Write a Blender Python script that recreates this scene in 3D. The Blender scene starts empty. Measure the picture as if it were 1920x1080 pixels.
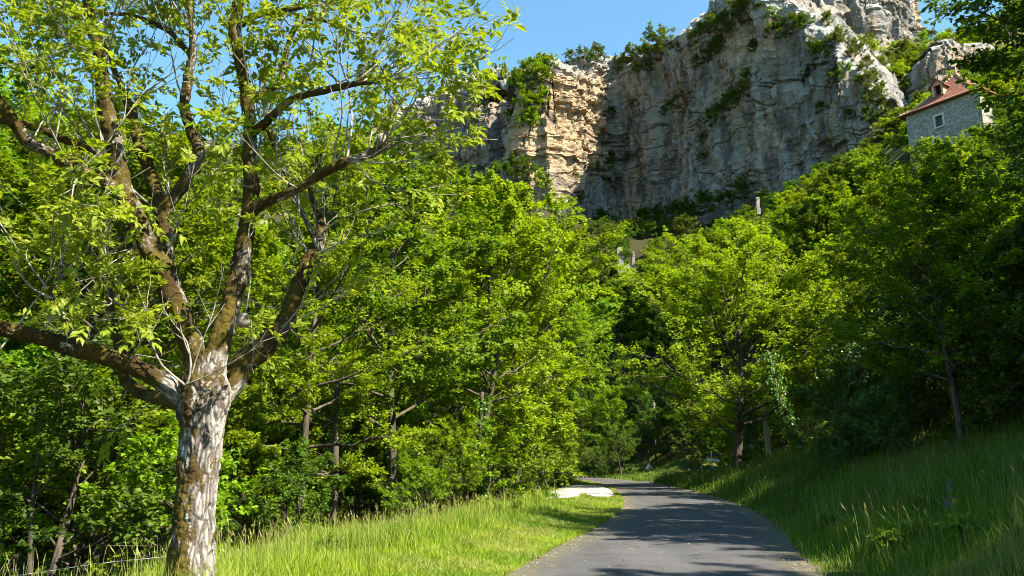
import bpy, math, random
import numpy as np
from mathutils import Vector, Matrix

# ------------------------------------------------------------------ camera, sky, sun, exposure
SC = bpy.context.scene
COL = SC.collection
CAM = np.array((0.0, 0.0, 1.6))
FPX = 1493.33
PITCH = math.radians(12.39)
cam_d = bpy.data.cameras.new('camera')
cam = bpy.data.objects.new('camera', cam_d)
COL.objects.link(cam)
cam.location = CAM
cam.rotation_euler = (math.radians(90) + PITCH, 0, 0)
cam_d.lens = 28.0
cam_d.sensor_width = 36.0
cam_d.clip_start = 0.1
cam_d.clip_end = 3000
SC.camera = cam

SUN_AZ, SUN_EL = math.radians(123), math.radians(46)
world = bpy.data.worlds.new('World')
SC.world = world
world.use_nodes = True
wn = world.node_tree.nodes
wl = world.node_tree.links
bg = wn['Background']
sky = wn.new('ShaderNodeTexSky')
sky.sky_type = 'NISHITA'
sky.sun_disc = False
sky.sun_elevation = SUN_EL
sky.sun_rotation = SUN_AZ
sky.altitude = 200
sky.air_density = 1.0
sky.dust_density = 0.3
sky.ozone_density = 4.5
tint = wn.new('ShaderNodeMix')
tint.data_type = 'RGBA'
tint.blend_type = 'MULTIPLY'
tint.inputs[0].default_value = 1.0
tint.inputs[7].default_value = (0.95, 1.20, 1.06, 1)
wl.new(sky.outputs[0], tint.inputs[6])
wl.new(tint.outputs[2], bg.inputs[0])
bg.inputs[1].default_value = 0.08

sd = bpy.data.lights.new('sun', 'SUN')
sd.energy = 5.0
sd.angle = math.radians(0.53)
sd.color = (1.0, 0.93, 0.80)
sun = bpy.data.objects.new('sun', sd)
COL.objects.link(sun)
SUNV = Vector((math.sin(SUN_AZ) * math.cos(SUN_EL), math.cos(SUN_AZ) * math.cos(SUN_EL), math.sin(SUN_EL)))
sun.rotation_euler = SUNV.to_track_quat('Z', 'Y').to_euler()
sun.location = SUNV * 200

vs = SC.view_settings
vs.view_transform = 'Standard'
vs.look = 'None'
vs.exposure = 1.95
vs.gamma = 1.0
vs.use_curve_mapping = False
cy = SC.cycles
cy.max_bounces = 6
cy.diffuse_bounces = 2
cy.glossy_bounces = 2
cy.transmission_bounces = 4
cy.transparent_max_bounces = 4
cy.use_denoising = True
cy.denoising_prefilter = 'ACCURATE'
cy.filter_width = 1.0
cy.sample_clamp_indirect = 4.0

# ------------------------------------------------------------------ maths helpers
def unproj(px, py, Y):
    """world point on the sight line of a photograph position, at distance Y in front"""
    dx = (px - 960) / FPX
    dy = (540 - py) / FPX
    d = np.array((dx, math.cos(PITCH) - dy * math.sin(PITCH), math.sin(PITCH) + dy * math.cos(PITCH)))
    return CAM + d * (Y / d[1])

def project(p):
    p = np.asarray(p) - CAM
    f = p[..., 1] * math.cos(PITCH) + p[..., 2] * math.sin(PITCH)
    u = -p[..., 1] * math.sin(PITCH) + p[..., 2] * math.cos(PITCH)
    f = np.where(np.abs(f) < 1e-3, 1e-3, f)
    return 960 + FPX * p[..., 0] / f, 540 - FPX * u / f, f

def _h(ix, iy, iz, seed):
    n = (ix * 374761393 + iy * 668265263 + iz * 2147483647 + seed * 1274126177) & 0xFFFFFFFF
    n = ((n ^ (n >> 13)) * 1274126177) & 0xFFFFFFFF
    n = ((n ^ (n >> 16)) * 2246822519) & 0xFFFFFFFF
    return ((n ^ (n >> 15)) & 0xFFFFFF) / float(0xFFFFFF)

def vnoise(p, seed=0):
    p = np.asarray(p, float)
    i = np.floor(p).astype(np.int64)
    f = p - i
    f = f * f * f * (f * (f * 6 - 15) + 10)
    r = 0
    for a in (0, 1):
        for b in (0, 1):
            for c in (0, 1):
                w = (f[..., 0] if a else 1 - f[..., 0]) * (f[..., 1] if b else 1 - f[..., 1]) * (f[..., 2] if c else 1 - f[..., 2])
                r = r + w * _h(i[..., 0] + a, i[..., 1] + b, i[..., 2] + c, seed)
    return r * 2 - 1

def fbm(p, octv=4, seed=0, gain=0.5, ridged=False):
    r = 0
    a = 1.0
    p = np.asarray(p, float)
    for o in range(octv):
        n = vnoise(p, seed + o * 17)
        r = r + a * ((1 - 2 * np.abs(n)) if ridged else n)
        a *= gain
        p = p * 2.03 + 3.7
    return r

def worley(p, seed=0):
    """F1, F2, random value of the nearest cell"""
    p = np.asarray(p, float)
    i = np.floor(p).astype(np.int64)
    f1 = np.full(p.shape[:-1], 9.0)
    f2 = f1.copy()
    cid = np.zeros(p.shape[:-1])
    for a in (-1, 0, 1):
        for b in (-1, 0, 1):
            for c in (-1, 0, 1):
                ix, iy, iz = i[..., 0] + a, i[..., 1] + b, i[..., 2] + c
                q = np.stack([ix + _h(ix, iy, iz, seed), iy + _h(ix, iy, iz, seed + 1), iz + _h(ix, iy, iz, seed + 2)], -1)
                d = np.sqrt(((q - p) ** 2).sum(-1))
                m = d < f1
                f2 = np.where(m, f1, np.minimum(f2, d))
                cid = np.where(m, _h(ix, iy, iz, seed + 5), cid)
                f1 = np.where(m, d, f1)
    return f1, f2, cid

def sstep(a, b, x):
    t = np.clip((x - a) / (b - a), 0, 1)
    return t * t * (3 - 2 * t)

def nrm(v):
    return v / np.maximum(np.linalg.norm(v, axis=-1, keepdims=True), 1e-9)

# ------------------------------------------------------------------ mesh helpers
def make_mesh(name, verts, faces, smooth=False, attrs=None, fattrs=None):
    """verts (n,3); faces: list of int arrays (m,3) or (m,4)"""
    verts = np.ascontiguousarray(verts, dtype=np.float32)
    faces = [np.asarray(f, dtype=np.int32) for f in faces if len(f)]
    me = bpy.data.meshes.new(name)
    me.vertices.add(len(verts))
    me.vertices.foreach_set('co', verts.ravel())
    loops = np.concatenate([f.ravel() for f in faces])
    tot = np.concatenate([np.full(len(f), f.shape[1], np.int32) for f in faces])
    start = np.concatenate([[0], np.cumsum(tot)[:-1]]).astype(np.int32)
    me.loops.add(len(loops))
    me.loops.foreach_set('vertex_index', loops)
    me.polygons.add(len(tot))
    me.polygons.foreach_set('loop_start', start)
    me.polygons.foreach_set('use_smooth', np.full(len(tot), smooth, bool))
    for k, v in (attrs or {}).items():
        me.attributes.new(k, 'FLOAT', 'POINT').data.foreach_set('value', np.asarray(v, np.float32).ravel())
    for k, v in (fattrs or {}).items():
        me.attributes.new(k, 'FLOAT', 'FACE').data.foreach_set('value', np.asarray(v, np.float32).ravel())
    me.update(calc_edges=True)
    return me

def add(name, me, mat=None, parent=None, loc=None):
    o = bpy.data.objects.new(name, me)
    COL.objects.link(o)
    if mat is not None and me is not None and not me.materials:
        me.materials.append(mat)
    if parent is not None:
        o.parent = parent
    if loc is not None:
        o.location = loc
    return o

def tag(o, label=None, cat=None, group=None, kind=None):
    if label: o['label'] = label
    if cat: o['category'] = cat
    if group: o['group'] = group
    if kind: o['kind'] = kind
    return o

def empty(name, loc=(0, 0, 0), rz=0.0):
    o = bpy.data.objects.new(name, None)
    COL.objects.link(o)
    o.location = loc
    o.rotation_euler = (0, 0, rz)
    o.empty_display_size = 0.3
    return o

def copy_tree(o, parent=None):
    c = o.copy()
    COL.objects.link(c)
    c.parent = parent
    for ch in list(o.children):
        copy_tree(ch, c)
    return c

class MB:
    """collects simple solids into one mesh"""
    def __init__(s):
        s.v, s.q, s.t, s.n = [], [], [], 0
    def addv(s, v, q=(), t=()):
        v = np.asarray(v, float)
        if len(q): s.q.append(np.asarray(q) + s.n)
        if len(t): s.t.append(np.asarray(t) + s.n)
        s.v.append(v)
        s.n += len(v)
    def box(s, c, size, rot=None):
        x, y, z = np.array(size) / 2
        v = np.array([(-x, -y, -z), (x, -y, -z), (x, y, -z), (-x, y, -z), (-x, -y, z), (x, -y, z), (x, y, z), (-x, y, z)])
        if rot is not None:
            v = v @ np.array(rot.to_3x3()).T
        s.addv(v + np.array(c), [(0, 3, 2, 1), (4, 5, 6, 7), (0, 1, 5, 4), (1, 2, 6, 5), (2, 3, 7, 6), (3, 0, 4, 7)])
    def tube(s, pts, rad, M=10):
        pts = np.asarray(pts, float)
        rad = np.broadcast_to(np.asarray(rad, float), (len(pts),))
        v, q, nr = tube_arrays(pts[None], rad[None], M)
        n = len(v)
        K = len(pts)
        s.addv(np.vstack([v, pts[:1], pts[-1:]]), q,
               [(n, (j + 1) % M, j) for j in range(M)] + [(n + 1, (K - 1) * M + j, (K - 1) * M + (j + 1) % M) for j in range(M)])
    def prism(s, poly, depth, M4=None):
        """poly in x,z; extruded along +y by depth"""
        n = len(poly)
        v = np.array([(p[0], 0, p[1]) for p in poly] + [(p[0], depth, p[1]) for p in poly], float)
        c0, c1 = v[:n].mean(0), v[n:].mean(0)
        v = np.vstack([v, c0, c1])
        t = [(2 * n, i, (i + 1) % n) for i in range(n)] + [(2 * n + 1, n + (i + 1) % n, n + i) for i in range(n)]
        if M4 is not None:
            v = v @ np.array(M4.to_3x3()).T + np.array(M4.translation)
        s.addv(v, [(i, n + i, n + (i + 1) % n, (i + 1) % n) for i in range(n)], t)
    def build(s, name, mat, parent=None, smooth=False, loc=None):
        fs = []
        if s.q: fs.append(np.vstack(s.q))
        if s.t: fs.append(np.vstack(s.t))
        return add(name, make_mesh(name, np.vstack(s.v), fs, smooth), mat, parent, loc)

def tube_arrays(P, R, M):
    """P (N,K,3), R (N,K) -> verts, quads, radial normals"""
    N, K, _ = P.shape
    T = nrm(np.gradient(P, axis=1))
    mt = nrm(T.mean(1))
    ref = np.where(np.abs(mt[:, 2:3]) > 0.75, np.array([[1.0, 0.13, 0]]), np.array([[0.1, 0.05, 1.0]]))
    U = nrm(np.cross(T, ref[:, None, :]))
    V = np.cross(T, U)
    a = np.linspace(0, 2 * np.pi, M, endpoint=False)
    n = U[:, :, None, :] * np.cos(a)[None, None, :, None] + V[:, :, None, :] * np.sin(a)[None, None, :, None]
    v = P[:, :, None, :] + n * R[:, :, None, None]
    idx = np.arange(N * K * M).reshape(N, K, M)
    A = idx[:, :-1, :]
    B = np.roll(idx, -1, 2)[:, :-1, :]
    C = np.roll(idx, -1, 2)[:, 1:, :]
    D = idx[:, 1:, :]
    q = np.stack([A, B, C, D], -1).reshape(-1, 4)
    return v.reshape(-1, 3), q, n.reshape(-1, 3)

def catmull(pts, n):
    pts = np.asarray(pts, float)
    p = np.vstack([2 * pts[0] - pts[1], pts, 2 * pts[-1] - pts[-2]])
    seg = len(pts) - 1
    L = np.linalg.norm(np.diff(pts[:, :3], axis=0), axis=1)
    cum = np.concatenate([[0], np.cumsum(L)])
    s = np.linspace(0, cum[-1], n)
    k = np.clip(np.searchsorted(cum, s, side='right') - 1, 0, seg - 1)
    t = ((s - cum[k]) / np.maximum(L[k], 1e-9))[:, None]
    a, b, c, d = p[k], p[k + 1], p[k + 2], p[k + 3]
    return 0.5 * (2 * b + (c - a) * t + (2 * a - 5 * b + 4 * c - d) * t ** 2 + (3 * b - a - 3 * c + d) * t ** 3)

# ------------------------------------------------------------------ materials
class NT:
    def __init__(s, name):
        s.m = bpy.data.materials.new(name)
        s.m.use_nodes = True
        s.t = s.m.node_tree
        s.t.nodes.clear()
        s.out = s.n('ShaderNodeOutputMaterial')
    def n(s, typ, **kw):
        nd = s.t.nodes.new(typ)
        for k, v in kw.items():
            setattr(nd, k, v)
        return nd
    def l(s, a, b):
        s.t.links.new(a, b)
    def val(s, sock, v):
        if hasattr(v, 'is_output') or isinstance(v, bpy.types.NodeSocket):
            s.l(v, sock)
        else:
            sock.default_value = v
    def mix(s, f, a, b, mode='MIX'):
        nd = s.n('ShaderNodeMix', data_type='RGBA', blend_type=mode)
        s.val(nd.inputs[0], f)
        s.val(nd.inputs[6], a if not isinstance(a, tuple) else (*a, 1)[:4])
        s.val(nd.inputs[7], b if not isinstance(b, tuple) else (*b, 1)[:4])
        return nd.outputs[2]
    def math(s, op, a, b=0.0, clamp=False):
        nd = s.n('ShaderNodeMath', operation=op, use_clamp=clamp)
        s.val(nd.inputs[0], a)
        s.val(nd.inputs[1], b)
        return nd.outputs[0]
    def ramp(s, f, stops):
        nd = s.n('ShaderNodeValToRGB')
        e = nd.color_ramp.elements
        while len(e) < len(stops):
            e.new(0.5)
        for x, (p, c) in zip(e, stops):
            x.position = p
            x.color = (c, c, c, 1) if not isinstance(c, tuple) else (*c, 1)[:4]
        s.l(f, nd.inputs[0])
        return nd.outputs[0]
    def coord(s, scale=(1, 1, 1), kind='Object'):
        tc = s.n('ShaderNodeTexCoord')
        mp = s.n('ShaderNodeMapping')
        mp.inputs['Scale'].default_value = scale
        s.l(tc.outputs[kind], mp.inputs[0])
        return mp.outputs[0]
    def noise(s, vec, scale, detail=4, rough=0.55, dist=0.0):
        nd = s.n('ShaderNodeTexNoise')
        nd.inputs['Scale'].default_value = scale
        nd.inputs['Detail'].default_value = detail
        nd.inputs['Roughness'].default_value = rough
        nd.inputs['Distortion'].default_value = dist
        s.l(vec, nd.inputs['Vector'])
        return nd.outputs[0]
    def attr(s, name):
        nd = s.n('ShaderNodeAttribute', attribute_name=name)
        return nd.outputs['Fac']
    def bsdf(s, col, rough=0.8, bump=None, bstr=0.4, bdist=0.05, spec=0.3):
        b = s.n('ShaderNodeBsdfPrincipled')
        s.val(b.inputs['Base Color'], col if not isinstance(col, tuple) else (*col, 1)[:4])
        s.val(b.inputs['Roughness'], rough)
        b.inputs['Specular IOR Level'].default_value = spec
        if bump is not None:
            bn = s.n('ShaderNodeBump')
            bn.inputs['Strength'].default_value = bstr
            bn.inputs['Distance'].default_value = bdist
            s.l(bump, bn.inputs['Height'])
            s.l(bn.outputs[0], b.inputs['Normal'])
        return b.outputs[0]
    def done(s, sh):
        s.l(sh, s.out.inputs[0])
        return s.m

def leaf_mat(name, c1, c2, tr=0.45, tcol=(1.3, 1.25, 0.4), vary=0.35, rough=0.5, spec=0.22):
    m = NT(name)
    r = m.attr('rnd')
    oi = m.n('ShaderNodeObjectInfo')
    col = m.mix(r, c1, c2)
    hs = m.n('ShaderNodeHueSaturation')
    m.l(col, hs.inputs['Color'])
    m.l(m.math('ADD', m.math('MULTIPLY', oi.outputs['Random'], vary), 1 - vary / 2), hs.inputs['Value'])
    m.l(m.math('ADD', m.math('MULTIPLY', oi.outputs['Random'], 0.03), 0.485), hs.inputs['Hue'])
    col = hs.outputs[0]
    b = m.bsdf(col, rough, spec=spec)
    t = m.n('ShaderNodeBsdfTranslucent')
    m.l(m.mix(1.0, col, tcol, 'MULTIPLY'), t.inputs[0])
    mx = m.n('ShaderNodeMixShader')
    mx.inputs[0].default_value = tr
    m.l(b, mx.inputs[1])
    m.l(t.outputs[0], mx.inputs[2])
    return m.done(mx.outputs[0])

LEAF_WOOD = leaf_mat('leaf_wood', (0.085, 0.155, 0.004), (0.22, 0.315, 0.008), tr=0.5)
LEAF_FRESH = leaf_mat('leaf_fresh', (0.078, 0.165, 0.007), (0.19, 0.30, 0.018), tr=0.48)
LEAF_LIME = leaf_mat('leaf_lime', (0.15, 0.225, 0.005), (0.265, 0.345, 0.012), tr=0.5)
LEAF_DEEP = leaf_mat('leaf_deep', (0.045, 0.098, 0.007), (0.095, 0.165, 0.011), tr=0.42)  # dark green leaves; also paints deeper shade into right-bank and junction foliage
LEAF_WALNUT = leaf_mat('leaf_walnut', (0.17, 0.27, 0.010), (0.30, 0.38, 0.035), tr=0.5, tcol=(1.2, 1.2, 0.5))
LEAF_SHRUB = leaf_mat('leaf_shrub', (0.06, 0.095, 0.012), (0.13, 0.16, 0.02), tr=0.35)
LEAF_IVY = leaf_mat('leaf_ivy', (0.05, 0.11, 0.010), (0.11, 0.19, 0.02), tr=0.3, rough=0.3, spec=0.5)

def mat_bark(name, c_dark, c_light, scale=6):
    m = NT(name)
    v = m.coord((1, 1, 0.25))
    n = m.noise(v, scale, 6, 0.65)
    n2 = m.noise(m.coord(), 1.3, 3)
    col = m.mix(m.ramp(n, [(0.35, 0.0), (0.68, 1.0)]), c_dark, c_light)
    col = m.mix(m.ramp(n2, [(0.5, 0.0), (0.7, 0.7)]), col, (0.05, 0.055, 0.015))
    return m.done(m.bsdf(col, 0.9, n, 0.8, 0.05))

BARK = mat_bark('bark_forest', (0.03, 0.022, 0.015), (0.12, 0.095, 0.07))

def mat_walnut():
    m = NT('bark_walnut')
    g = m.attr('groove')
    ms = m.attr('moss')
    c = m.coord()
    n1 = m.noise(c, 9, 5)
    n2 = m.noise(c, 45, 4)
    base = m.mix(m.ramp(n1, [(0.3, 0.0), (0.7, 1.0)]), (0.20, 0.18, 0.155), (0.41, 0.39, 0.36))
    base = m.mix(m.math('MULTIPLY', m.ramp(n2, [(0.5, 0.0), (0.75, 1.0)]), 0.45), base, (0.16, 0.13, 0.10))
    base = m.mix(m.math('MULTIPLY', g, 0.9), base, (0.06, 0.046, 0.034))
    mn = m.noise(c, 30, 5, 0.7)
    moss = m.mix(m.ramp(mn, [(0.3, 0.0), (0.72, 1.0)]), (0.022, 0.016, 0.004), (0.115, 0.085, 0.012))
    big = m.noise(c, 2.2, 3)
    moss = m.mix(m.ramp(big, [(0.42, 0.0), (0.62, 0.8)]), moss, (0.028, 0.016, 0.006))
    f = m.math('ADD', ms, m.math('MULTIPLY', m.math('SUBTRACT', mn, 0.5), 1.3))
    f = m.ramp(f, [(0.42, 0.0), (0.58, 1.0)])
    col = m.mix(f, base, moss)
    bh = m.math('ADD', m.math('MULTIPLY', n2, 0.4), mn)
    return m.done(m.bsdf(col, 0.92, bh, 0.7, 0.02, 0.15))
BARK_WALNUT = mat_walnut()

m = NT('twig_bark')
n = m.noise(m.coord(), 14, 4)
TWIG = m.done(m.bsdf(m.mix(m.ramp(n, [(0.35, 0.0), (0.65, 1.0)]), (0.13, 0.115, 0.085), (0.34, 0.31, 0.26)), 0.8, spec=0.2))

def mat_asphalt():
    m = NT('asphalt')
    c = m.coord()
    n = m.noise(c, 38, 6, 0.85)
    n2 = m.noise(c, 0.7, 6, 0.65)
    n3 = m.noise(m.coord((1.0, 0.12, 1)), 0.9, 3)
    col = m.mix(m.ramp(n, [(0.38, 0.0), (0.63, 1.0)]), (0.022, 0.022, 0.023), (0.112, 0.108, 0.107))
    col = m.mix(m.math('MULTIPLY', m.ramp(n2, [(0.42, 0.0), (0.58, 1.0)]), 0.6), col, (0.042, 0.040, 0.039))
    col = m.mix(m.math('MULTIPLY', m.ramp(n3, [(0.45, 0.0), (0.6, 1.0)]), 0.3), col, (0.10, 0.096, 0.093))
    vo = m.n('ShaderNodeTexVoronoi', feature='DISTANCE_TO_EDGE')
    vo.inputs['Scale'].default_value = 0.45
    wv = m.n('ShaderNodeVectorMath', operation='ADD')
    nz = m.n('ShaderNodeTexNoise')
    nz.inputs['Scale'].default_value = 1.5
    m.l(c, nz.inputs['Vector'])
    sc = m.n('ShaderNodeVectorMath', operation='SCALE')
    m.l(nz.outputs['Color'], sc.inputs[0])
    sc.inputs['Scale'].default_value = 1.2
    m.l(c, wv.inputs[0])
    m.l(sc.outputs[0], wv.inputs[1])
    m.l(wv.outputs[0], vo.inputs['Vector'])
    cr = m.ramp(vo.outputs['Distance'], [(0.0, 1.0), (0.02, 0.0)])
    col = m.mix(m.math('MULTIPLY', m.math('MULTIPLY', cr, m.ramp(n2, [(0.5, 0.0), (0.6, 1.0)])), 0.7), col, (0.012, 0.012, 0.012))
    e = m.attr('edge')
    dirt = m.ramp(m.math('ADD', e, m.math('MULTIPLY', m.math('SUBTRACT', m.noise(c, 5, 4), 0.5), 0.7)), [(0.66, 0.0), (0.95, 0.85)])
    col = m.mix(dirt, col, (0.10, 0.088, 0.05))
    return m.done(m.bsdf(col, 0.85, n, 0.35, 0.01, 0.25))
ASPHALT = mat_asphalt()

def mat_ground():
    m = NT('soil_and_grass')
    c = m.coord()
    w = m.attr('wood')
    n = m.noise(c, 1.1, 6, 0.65)
    n2 = m.noise(c, 14, 4, 0.7)
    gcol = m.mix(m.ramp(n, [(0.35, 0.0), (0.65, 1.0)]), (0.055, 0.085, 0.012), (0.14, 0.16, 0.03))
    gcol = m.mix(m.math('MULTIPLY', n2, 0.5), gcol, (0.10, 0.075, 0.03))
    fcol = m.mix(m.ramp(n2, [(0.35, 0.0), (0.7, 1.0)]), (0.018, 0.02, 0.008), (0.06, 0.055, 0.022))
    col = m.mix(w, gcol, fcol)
    s = m.attr('scree')
    scol = m.mix(m.ramp(n, [(0.35, 0.0), (0.6, 1.0)]), (0.13, 0.11, 0.07), (0.30, 0.26, 0.19))
    col = m.mix(m.ramp(m.math('ADD', s, m.math('MULTIPLY', m.math('SUBTRACT', m.noise(c, 0.15, 4), 0.5), 1.4)), [(0.55, 0.0), (0.75, 1.0)]), col, scol)
    return m.done(m.bsdf(col, 0.95, n2, 0.8, 0.15, 0.1))
GROUND = mat_ground()

def mat_grass(name, c1, c2, dry=(0.27, 0.235, 0.09), tr=0.35):
    m = NT(name)
    col = m.mix(m.attr('rnd'), c1, c2)
    col = m.mix(m.attr('dry'), col, dry)
    b = m.bsdf(col, 0.55, spec=0.25)
    t = m.n('ShaderNodeBsdfTranslucent')
    m.l(m.mix(1.0, col, (1.2, 1.15, 0.6), 'MULTIPLY'), t.inputs[0])
    mx = m.n('ShaderNodeMixShader')
    mx.inputs[0].default_value = tr
    m.l(b, mx.inputs[1])
    m.l(t.outputs[0], mx.inputs[2])
    return m.done(mx.outputs[0])
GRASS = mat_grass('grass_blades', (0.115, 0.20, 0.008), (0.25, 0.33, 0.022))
GRASS_R = mat_grass('grass_bank', (0.045, 0.11, 0.005), (0.125, 0.205, 0.012))  # darker copy of the verge grass, with the bank's shade put into its colour

def mat_cliff(name, warm=0.5):
    m = NT(name)
    c = m.coord()
    cs = m.coord((1, 1, 0.22))
    ch = m.coord((0.35, 0.35, 1.6))
    big = m.noise(m.coord((1, 1, 0.45)), 0.05, 5, 0.6, 0.4)
    streak = m.noise(cs, 0.30, 6, 0.65, 0.3)
    streak2 = m.noise(cs, 0.75, 5, 0.7)
    fine = m.noise(c, 1.6, 6, 0.7)
    strata = m.noise(ch, 0.55, 5, 0.65, 0.5)
    ti = m.attr('tint')
    grey = m.mix(m.ramp(m.math('ADD', m.math('MULTIPLY', fine, 0.6), m.math('MULTIPLY', ti, 0.4)), [(0.3, 0.0), (0.7, 1.0)]), (0.15, 0.138, 0.12), (0.345, 0.32, 0.28))
    tan = m.mix(m.ramp(strata, [(0.3, 0.0), (0.7, 1.0)]), (0.27, 0.18, 0.10), (0.46, 0.35, 0.22))
    f = m.ramp(m.math('ADD', big, m.math('MULTIPLY', m.math('SUBTRACT', streak, 0.5), 0.8)), [(0.585 - 0.3 * warm, 0.0), (0.68 - 0.3 * warm, 1.0)])
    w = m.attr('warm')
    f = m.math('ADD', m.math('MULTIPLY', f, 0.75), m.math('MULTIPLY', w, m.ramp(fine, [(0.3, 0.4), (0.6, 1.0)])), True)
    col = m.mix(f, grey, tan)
    orange = m.ramp(streak2, [(0.56, 0.0), (0.66, 1.0)])
    col = m.mix(m.math('MULTIPLY', m.math('MULTIPLY', orange, f), 0.8), col, (0.36, 0.16, 0.05))
    dark = m.ramp(streak, [(0.47, 0.0), (0.60, 1.0)])
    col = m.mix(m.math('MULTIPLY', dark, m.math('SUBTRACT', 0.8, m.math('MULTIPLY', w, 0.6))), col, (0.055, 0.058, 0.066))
    cr = m.attr('crack')
    col = m.mix(m.math('MULTIPLY', cr, 0.9), col, (0.03, 0.028, 0.026))
    brow_pale = m.attr('top')  # paler grey towards the brow and on the rolled-back top
    col = m.mix(m.math('MULTIPLY', brow_pale, m.ramp(fine, [(0.35, 0.0), (0.6, 1.0)])), col, (0.36, 0.355, 0.345))
    h = m.math('ADD', m.math('MULTIPLY', fine, 0.7), m.math('ADD', strata, m.math('MULTIPLY', streak2, 0.5)))
    return m.done(m.bsdf(col, 0.95, h, 0.9, 0.9, 0.1))
ROCK = mat_cliff('limestone')

def simple(name, col, rough=0.6, spec=0.4, nscale=None, col2=None):
    m = NT(name)
    c = col
    if nscale:
        n = m.noise(m.coord(), nscale, 5, 0.6)
        c = m.mix(m.ramp(n, [(0.35, 0.0), (0.65, 1.0)]), col, col2)
    return m.done(m.bsdf(c, rough, spec=spec))

# ------------------------------------------------------------------ roads and ground shape
MAIN = catmull([(-2.6, -12), (-0.9, -3), (2.2, 12.2), (4.65, 22), (6.55, 32), (8.0, 45), (8.9, 58), (9.0, 72), (7.2, 90), (2.5, 108), (-6, 126), (-16, 140)], 260)
SIDE = catmull([(10.5, 70), (17, 76), (27, 81), (40, 84)], 60)
HW = 2.3

def road_sd(x, y):
    """distance to the nearest road edge (negative on the road) and side (+1 right of the main road)"""
    x = np.asarray(x, float)
    y = np.asarray(y, float)
    sh = x.shape
    p = np.stack([x.ravel(), y.ravel()], -1)
    dm = np.empty(len(p))
    sg = np.empty(len(p))
    ds = np.empty(len(p))
    T = np.gradient(MAIN, axis=0)
    for a in range(0, len(p), 20000):
        q = p[a:a + 20000]
        d2 = ((q[:, None, :] - MAIN[None]) ** 2).sum(-1)
        k = d2.argmin(1)
        v = q - MAIN[k]
        dm[a:a + 20000] = np.abs(T[k, 0] * v[:, 1] - T[k, 1] * v[:, 0]) / np.linalg.norm(T[k], axis=1)
        far = np.sqrt(d2.min(1))
        dm[a:a + 20000] = np.where(far > dm[a:a + 20000] + 3, far, dm[a:a + 20000])
        sg[a:a + 20000] = np.where(T[k, 1] * v[:, 0] - T[k, 0] * v[:, 1] > 0, 1, -1)
        ds[a:a + 20000] = np.sqrt(((q[:, None, :] - SIDE[None]) ** 2).sum(-1).min(1))
    d = np.minimum(dm - HW, ds - 2.0)
    return d.reshape(sh), sg.reshape(sh)

LAY = np.array([(4.9, 40.2), (3.6, 39.4), (2.0, 38.0), (1.7, 40.5), (2.3, 47), (3.2, 55), (4.1, 60), (5.6, 61), (6.4, 59), (6.1, 52), (5.5, 45)])
def in_lay(x, y, grow=1.0):
    P = (LAY - LAY.mean(0)) * grow + LAY.mean(0)
    r = np.zeros(np.shape(x), bool)
    for i in range(len(P)):
        (x0, y0), (x1, y1) = P[i - 1], P[i]
        c = ((y0 > y) != (y1 > y)) & (x < (x1 - x0) * (y - y0) / (y1 - y0 + 1e-12) + x0)
        r ^= c
    return r

def tps_fit(pts):
    pts = np.asarray(pts, float)
    P = pts[:, :2] / 50
    n = len(P)
    r = np.linalg.norm(P[:, None] - P[None], axis=-1)
    K = np.where(r > 0, r * r * np.log(r + 1e-12), 0) + np.eye(n) * 0.002
    A = np.zeros((n + 3, n + 3))
    A[:n, :n] = K
    A[:n, n] = 1
    A[:n, n + 1:] = P
    A[n, :n] = 1
    A[n + 1:, :n] = P.T
    b = np.zeros(n + 3)
    b[:n] = pts[:, 2]
    w = np.linalg.solve(A, b)
    def f(x, y):
        x = np.asarray(x, float) / 50
        y = np.asarray(y, float) / 50
        z = w[n] + w[n + 1] * x + w[n + 2] * y
        for i in range(n):
            r2 = (x - P[i, 0]) ** 2 + (y - P[i, 1]) ** 2
            z = z + w[i] * 0.5 * r2 * np.log(r2 + 1e-12)
        return z
    return f

# cliff: columns along its foot: (photo x, distance, photo y of foot, photo y of brow)
CL = [(700, 262, 330, 215), (790, 255, 340, 185), (850, 248, 345, 140), (915, 240, 350, 128), (950, 236, 370, 150), (968, 226, 385, 165),
      (985, 196, 385, 165), (1045, 193, 400, 104), (1100, 202, 415, 104), (1160, 214, 432, 122), (1195, 212, 432, 112), (1250, 202, 430, 95),
      (1310, 190, 425, 62), (1370, 177, 415, 15), (1430, 165, 400, -20), (1490, 157, 370, 5), (1550, 149, 330, 55), (1600, 143, 290, 125), (1640, 139, 262, 190), (1668, 141, 232, 215)]
CB = np.array([unproj(a, c, b) for a, b, c, d in CL])
CT = np.array([unproj(a, d, b + 3.5) for a, b, c, d in CL])
CT[:, :2] = CB[:, :2]

def cliff_line(n):
    k = np.linspace(0, len(CL) - 1, n)
    i = np.minimum(k.astype(int), len(CL) - 2)
    f = (k - i)[:, None]
    return CB[i] * (1 - f) + CB[i + 1] * f, CT[i] * (1 - f) + CT[i + 1] * f
_cb, _ct = cliff_line(400)

def behind_cliff(x, y):
    """signed distance in plan to the cliff foot, positive behind it"""
    x = np.asarray(x, float)
    y = np.asarray(y, float)
    P = _cb[:, :2]
    T = np.gradient(P, axis=0)
    sh = x.shape
    q = np.stack([x.ravel(), y.ravel()], -1)
    out = np.empty(len(q))
    for a in range(0, len(q), 20000):
        qq = q[a:a + 20000]
        d2 = ((qq[:, None] - P[None]) ** 2).sum(-1)
        k = d2.argmin(1)
        v = qq - P[k]
        s = T[k, 0] * v[:, 1] - T[k, 1] * v[:, 0]
        out[a:a + 20000] = np.sqrt(d2.min(1)) * np.sign(s)
    return out.reshape(sh)

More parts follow.
